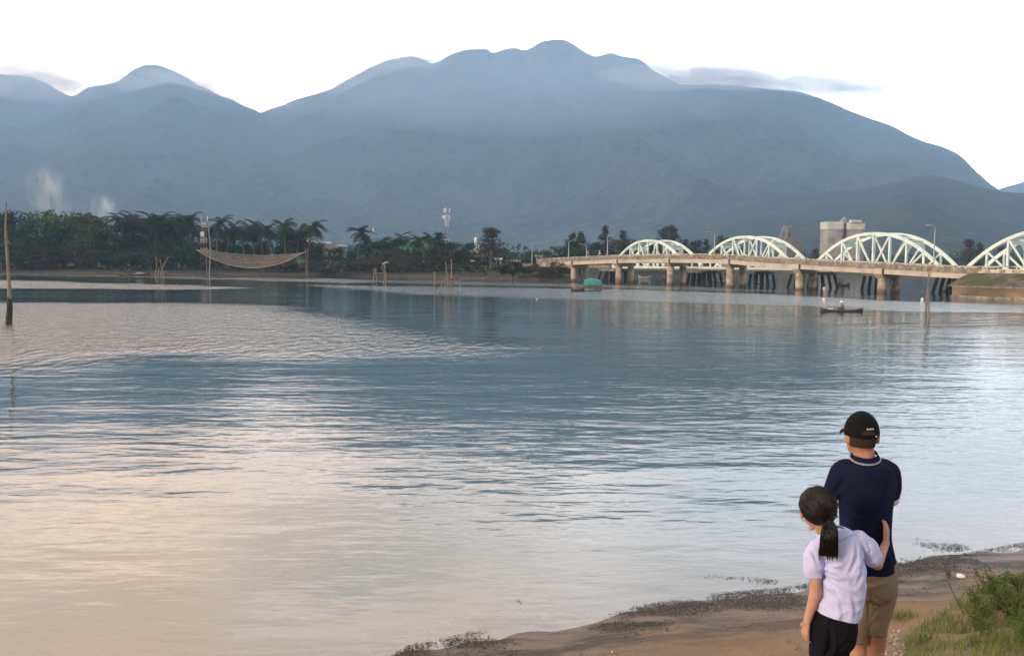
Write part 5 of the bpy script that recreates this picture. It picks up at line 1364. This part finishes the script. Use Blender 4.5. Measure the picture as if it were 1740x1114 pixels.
# hair
def hair_mat():
    m_ = mat('black_hair_strands', (0.006, 0.004, 0.0035), .5, .5, 60, spec=.25); t = m_.node_tree; b = t.nodes['Principled BSDF']
    tcn = N(t, 'ShaderNodeTexCoord'); mp_ = N(t, 'ShaderNodeMapping'); mp_.inputs['Scale'].default_value = (160, 160, 12); t.links.new(tcn.outputs['Object'], mp_.inputs[0])
    nn = N(t, 'ShaderNodeTexNoise'); nn.inputs['Scale'].default_value = 1; nn.inputs['Detail'].default_value = 2; t.links.new(mp_.outputs[0], nn.inputs['Vector'])
    bn = N(t, 'ShaderNodeBump'); bn.inputs['Strength'].default_value = .8; bn.inputs['Distance'].default_value = .003; t.links.new(nn.outputs[0], bn.inputs['Height']); t.links.new(bn.outputs[0], b.inputs['Normal']); return m_
M_HAIRS = hair_mat()
mb = MB(); mb.ball(gh+Vector((0, -.006, .006)), 1, 28, 18, sc=(.095, .100, .101), rot=tr_); mb.ball(g(1402, 872, -.035), 1, 20, 14, sc=(.055, .055, .05)); mb.ball(g(1407, 880, -.075), .026)
hr = remesh_obj(mb, 'hair', M_HAIRS, girl, .005, 3, fold(22, .005, (.6, -.1, -.8), 4))
bm = bmesh.new(); bm.from_mesh(hr.data)   # keep the face side clear
n_ = Vector((-.35, .75, -.55)).normalized()
bmesh.ops.bisect_plane(bm, geom=bm.verts[:]+bm.edges[:]+bm.faces[:], plane_co=gh+n_*.048, plane_no=n_, clear_outer=True); bm.to_mesh(hr.data); bm.free()
grel(hr); hr.modifiers.new('t', 'SOLIDIFY').thickness = .004
mb = MB()
tie = g(1411, 882, -.115); mid = g(1409, 912, -.135); end = g(1407, 940, -.115)
loft(mb, smooth_rings([(tie, .014, .014), (tie.lerp(mid, .5), .026, .020), (mid, .038, .024), (end, .046, .022), (end-Vector((0, 0, .012)), .043, .016)]))
pt = remesh_obj(mb, 'ponytail', M_HAIRS, girl, .004, 2, lambda c_, n2: .004*mnoise.noise(Vector((c_.x*70, c_.y*70, c_.z*5)))); grel(pt)
rnd.seed(3)
st = MB()
hbv = BVHTree.FromPolygons([v.co+girl.location for v in hr.data.vertices], [tuple(p_.vertices) for p_ in hr.data.polygons])
tloc = tie+Vector((0, .012, .004))
for i in range(620):   # strands combed over the head towards the tie
    a = rnd.uniform(-3.9, .9); el = rnd.uniform(-.45, 1.55); d_ = Vector((math.cos(a)*math.cos(el), math.sin(a)*math.cos(el), math.sin(el)))
    s_ = gh+tr_ @ Vector((d_.x*.095, d_.y*.100, d_.z*.101)); pts = []
    if (s_-gh).dot(n_) > .046: continue
    for k_ in range(9):
        u_ = k_/8; q_ = s_.lerp(tloc, u_); ax_ = (q_-gh); hit = hbv.find_nearest(gh+ax_.normalized()*.11)
        if hit[0] is None: break
        pts.append(hit[0].lerp(tloc, max(0, (u_-.85)/.15)*.8)+(hit[0]-gh).normalized()*rnd.uniform(.0004, .0026))
    if len(pts) > 5: st.tube(pts, [.0006]+[.0013]*(len(pts)-2)+[.0008], 4, caps=False)
for i in range(330):   # loose strands round the ponytail and head
    if i < 170:
        a = rnd.uniform(0, 6.28); s_ = tie+Vector((math.cos(a)*.010, math.sin(a)*.010, 0)); e = end+Vector((math.cos(a)*.046+rnd.gauss(0, .004), math.sin(a)*.022, rnd.uniform(-.045, .005)))
        md_ = mid+Vector((math.cos(a)*.040+rnd.gauss(0, .003), math.sin(a)*.026, rnd.uniform(-.01, .01))); st.tube([s_, s_.lerp(md_, .5)+Vector((math.cos(a)*.012, math.sin(a)*.008, 0)), md_, md_.lerp(e, .5)+Vector((math.cos(a)*.003, 0, 0)), e], [.0014, .0016, .0016, .0014, .0004], 4, caps=False)
    else:
        a = rnd.uniform(-3.3, .6); el = rnd.uniform(-.5, 1.2); d_ = Vector((math.cos(a)*math.cos(el), math.sin(a)*math.cos(el), math.sin(el))); s_ = gh+tr_ @ Vector((d_.x*.094, d_.y*.100, d_.z*.101))
        tg = Vector((-d_.y, d_.x, -.3)).normalized(); e = s_+tg*rnd.uniform(.03, .07)+d_*rnd.uniform(.002, .014); st.tube([s_, s_.lerp(e, .5)+d_*.006, e], [.0013, .0011, .0005], 3, caps=False)
o_ = grel(st.build('loose_strands', M_HAIRS, girl))
o_ = MB(); vs, fs = ring_sweep(tie+Vector((0, 0, .004)), .014, .014, [(-.003, -.004), (.004, 0), (-.003, .004)], 0, 360, 16); o_.add(vs, fs); grel(o_.build('hair_tie', M_STRIPE if False else M_CAP, girl, True))
# ---------------------------------------------------------------- bank details
M_GRASS = leaf_mat('grass_blade', (0.16, 0.21, 0.05), (0.07, 0.11, 0.025), (0.28, 0.25, 0.09))
M_WEED = leaf_mat('weed_leaf', (0.12, 0.19, 0.04), (0.045, 0.085, 0.02), (0.21, 0.23, 0.06))
M_WSTEM = mat('weed_stem', (0.12, 0.11, 0.05), .8, .3, 20)
M_PEB = mat('pebble', (0.24, 0.20, 0.15), .8, .35, 9, col2=(.36, .33, .28), s2=3)
M_WRACK = mat('dark_wet_weed', (0.05, 0.04, 0.027), .75, .5, 30)
M_TWIG = mat('dry_twig', (0.10, 0.065, 0.04), .9, .3, 20)
rnd.seed(17)
def gpt(px, py):
    """where the view through image point meets the bank"""
    d = ray(px, py); t = 3.0
    while t < 40:
        p = CAM+d*t
        if p.z <= max(0, bank_z(p.x, p.y)): return p
        t += .02
    return p
def inpoly(poly, x, y): return pip(poly, x, y) > 0
def poly(*pts): return [tuple(gpt(*p)[:2]) for p in pts]
def scatter(pl, n):
    xs_ = [p[0] for p in pl]; ys_ = [p[1] for p in pl]; out = []
    while len(out) < n:
        x, y = rnd.uniform(min(xs_), max(xs_)), rnd.uniform(min(ys_), max(ys_))
        if inpoly(pl, x, y): out.append((x, y))
    return out
# grass mass
GP = poly((1530,1075),(1600,1045),(1650,1010),(1700,985),(1760,970),(1900,960),(1900,1300),(1560,1300),(1510,1180),(1540,1130))
mb = MB()
def blade(mb, p, h, lean, w_=.0035):
    a = rnd.uniform(0, 6.28); l = Vector((math.cos(a), math.sin(a), 0))*lean*h; s = Vector((-math.sin(a), math.cos(a), 0))*w_
    m1 = p+l*.35+Vector((0, 0, h*.55)); t_ = p+l+Vector((0, 0, h)); mb.add([p-s, p+s, m1+s*.7, t_, m1-s*.7], [(0, 1, 2, 4), (4, 2, 3)])
for x, y in scatter(GP, 9500):
    dn = fbm(x, y, 5, 3, 1.8)
    if dn < -.18+rnd.uniform(-.25, .25): continue
    for _ in range(2): q = (x+rnd.gauss(0, .02), y+rnd.gauss(0, .02)); blade(mb, Vector((q[0], q[1], bank_z(*q)-.005)), rnd.uniform(.03, .12)*(1+.5*dn), rnd.uniform(.2, .9), .0028)
o = mb.build('grass', M_GRASS); tag(o, kind='stuff')
# tufts at the left of the grass
def tuft(px, py, n, h, label, group=None, spread=.05):
    p = gpt(px, py); r = empty('grass_tuft', p, 0, label, 'grass tuft', group); mb = MB()
    for _ in range(n): blade(mb, Vector((rnd.gauss(0, spread), rnd.gauss(0, spread), -.01)), rnd.uniform(.5, 1.1)*h, rnd.uniform(.1, .6), .003)
    mb.build('blades', M_GRASS, r); return r
tuft(1530, 1052, 90, .13, 'upright grass tuft on sand just beside the khaki shorts', spread=.07)
tuft(1548, 1048, 50, .10, 'smaller grass tuft touching the upright one near the khaki shorts')
tuft(1583, 1041, 5, .12, 'single dark sprout on bare sand above the grass', spread=.006)
tuft(1605, 1042, 9, .11, 'thin double sprout between the lone dark sprout and the leafy weeds', spread=.012)
tuft(1570, 1085, 70, .10, 'pale tuft at the ragged edge of the grass patch', spread=.08)
tuft(1340, 1092, 12, .075, 'low sprig on sand just before the girl\'s hanging hand', spread=.012)
tuft(1357, 1104, 8, .09, 'tiny upright sprout beside the girl\'s trouser leg', spread=.015)
# leafy weeds
def weed(px, py, h, nst, label, group=None, lean=.3, leaf=.030):
    p = gpt(px, py); r = empty('leafy_weed', p, 0, label, 'weed', group); st = MB(); lf = MB()
    for s in range(nst):
        a = rnd.uniform(0, 6.28); ll = rnd.uniform(.2, 1)*lean; hh = h*rnd.uniform(.55, 1.1); d_ = Vector((math.cos(a)*ll, math.sin(a)*ll, 1)).normalized(); q = Vector((rnd.gauss(0, .02), rnd.gauss(0, .02), -.01)); pts = [q]; n = 7
        for k in range(n):
            d_ = (d_+Vector((rnd.gauss(0, .10), rnd.gauss(0, .10), -.02))).normalized(); q = q+d_*hh/n; pts.append(q)
            for _ in range(4):
                a2 = rnd.uniform(0, 6.28); ld = Vector((math.cos(a2), math.sin(a2), rnd.uniform(-.1, .7))).normalized(); L = leaf*rnd.uniform(.6, 1.25); sd = ld.cross(Vector((0, 0, 1))).normalized()*L*.26; o0 = q+ld*.004
                lf.add([o0, o0+ld*L*.45+sd+Vector((0, 0, .003)), o0+ld*L-Vector((0, 0, L*.15)), o0+ld*L*.45-sd+Vector((0, 0, .003))], [(0, 1, 2, 3)])
        st.tube(pts, [.0028]*n+[.001], 5)
    st.build('stem', M_WSTEM, r); lf.build('foliage', M_WEED, r); return r
WP = poly((1640,1020),(1690,1000),(1745,985),(1900,980),(1900,1160),(1700,1140),(1660,1090))
for i, (x, y) in enumerate(scatter(WP, 50)):
    P_ = Vector((x, y, bank_z(x, y))); r = weed(1700, 1050, rnd.uniform(.20, .36), rnd.randint(6, 9), 'leafy green weed in the thick clump at the edge of the grass', 'leafy weeds in the clump', .8, .040); r.location = P_
weed(1655, 1050, .20, 5, 'leafy weed leaning out of the clump under the bare twig', None, .9)
weed(1610, 980, .10, 4, 'small solitary green weed on the sand beside a pale stone', None, .4, .022)
weed(1725, 992, .12, 6, 'dark low weed at the top of the weed clump', None, .9)
# twig leaning out of the clump
p = gpt(1640, 1045); tw = empty('dry_twig', p, 0, 'dry forked twig leaning out of the weed clump over the sand', 'twig')
k = p.y/FPX
MB().tube([(0, 0, -.02), (-12*k, .02, 22*k), (-30*k, .05, 60*k)], [.006, .005, .003], 6).build('main_stem', M_TWIG, tw); MB().tube([(-12*k, .02, 22*k), (-4*k, .03, 34*k), (1*k, .03, 40*k)], [.004, .003, .002], 5).build('side_shoot', M_TWIG, tw)
p = gpt(1700, 998); tw = empty('dry_twig', p, 0, 'dark crooked stick lying across the top of the weeds', 'twig')
MB().tube([(-.12, 0, .02), (-.04, 0, .06), (.04, .02, .055), (.22, .02, .07)], [.006, .008, .007, .006], 6).build('main_stem', M_TWIG, tw); MB().tube([(-.04, 0, .06), (-.01, 0, .11)], [.004, .002], 5).build('side_shoot', M_TWIG, tw)
# stones
def stone(p, r_, name, label, cat, m_, sc=(1, .8, .5), kind=None):
    mb = MB(); mb.ball((0, 0, 0), 1, 14, 9, sc=sc); mb.v = [tuple(Vector(v)*r_*(1+.22*mnoise.noise(Vector(v)*1.7+p))) for v in mb.v]
    o = mb.build(name, m_, None, True); o.location = p+Vector((0, 0, r_*.2)); o.rotation_euler = (0, 0, rnd.uniform(0, 6)); tag(o, label, cat); return o
stone(gpt(1633, 980), .055, 'stone', 'pale pointed stone on the sand next to the solitary weed', 'stone', M_CREAM, (1, .6, .6))
stone(gpt(1570, 999), .022, 'stone', 'small dark lump on the wet sand above the grass', 'stone', M_TWIG)
stone(gpt(1134, 1072), .016, 'stone', 'tiny dark stone alone on the open sand', 'stone', M_TWIG)
lit = gpt(1040, 1109); o = MB().tube([(0, 0, 0), (0, 0, .025)], .006, 10).build('bottle_cap', M_WHITE); o.location = lit; tag(o, 'tiny white plastic scrap standing on the sand at the frame edge', 'litter')
def pebbles(pl, n, r0, r1, name, m_=M_PEB):
    mb = MB()
    for x, y in scatter(pl, n):
        r_ = rnd.uniform(r0, r1); a = rnd.uniform(0, 3.1); mb.ball((x, y, bank_z(x, y)+r_*.15), r_, 7, 5, sc=(1, rnd.uniform(.6, .9), rnd.uniform(.4, .7)), rot=Matrix.Rotation(a, 3, 'Z'))
    o = mb.build(name, m_, None, True); tag(o, kind='stuff'); return o
pebbles(poly((1500,1060),(1530,1065),(1560,1114),(1560,1250),(1490,1250),(1492,1100)), 170, .008, .026, 'gravel')
pebbles(poly((1040,1060),(1360,1010),(1540,985),(1740,950),(1740,1010),(1560,1040),(1500,1150),(1000,1150)), 260, .003, .009, 'gravel', M_TWIG)
# weed wrack at the waterline and floating flakes
mb = MB(); cnt = 0
for i in range(110000):
    x = rnd.uniform(-3.5, 12); s_ = shore_y(x); off = rnd.gauss(-.05, .55); y = s_+off
    if y > 16: continue
    dn = fbm(x*.8+y*.3, y*1.6, 11, 4, 1.1)+.45*fbm(x, y, 3, 2, .5)
    thr = -.12+abs(off)*.26 + (.50 if off > .1 else 0)
    if dn < thr+rnd.uniform(-.12, .12): continue
    z = max(.004, bank_z(x, y)+.004)+rnd.uniform(0, .012); a = rnd.uniform(0, 6.28); L = rnd.uniform(.006, .020); d_ = Vector((math.cos(a), math.sin(a), rnd.uniform(-.1, .2)))*L; sd = Vector((-math.sin(a), math.cos(a), rnd.uniform(-.3, .3)))*L*rnd.uniform(.2, .5); p = Vector((x, y, z))
    mb.add([p-d_, p+sd, p+d_, p-sd], [(0, 1, 2, 3)]); cnt += 1
print('wrack', cnt)
o = mb.build('seaweed_litter', M_WRACK); tag(o, kind='stuff')
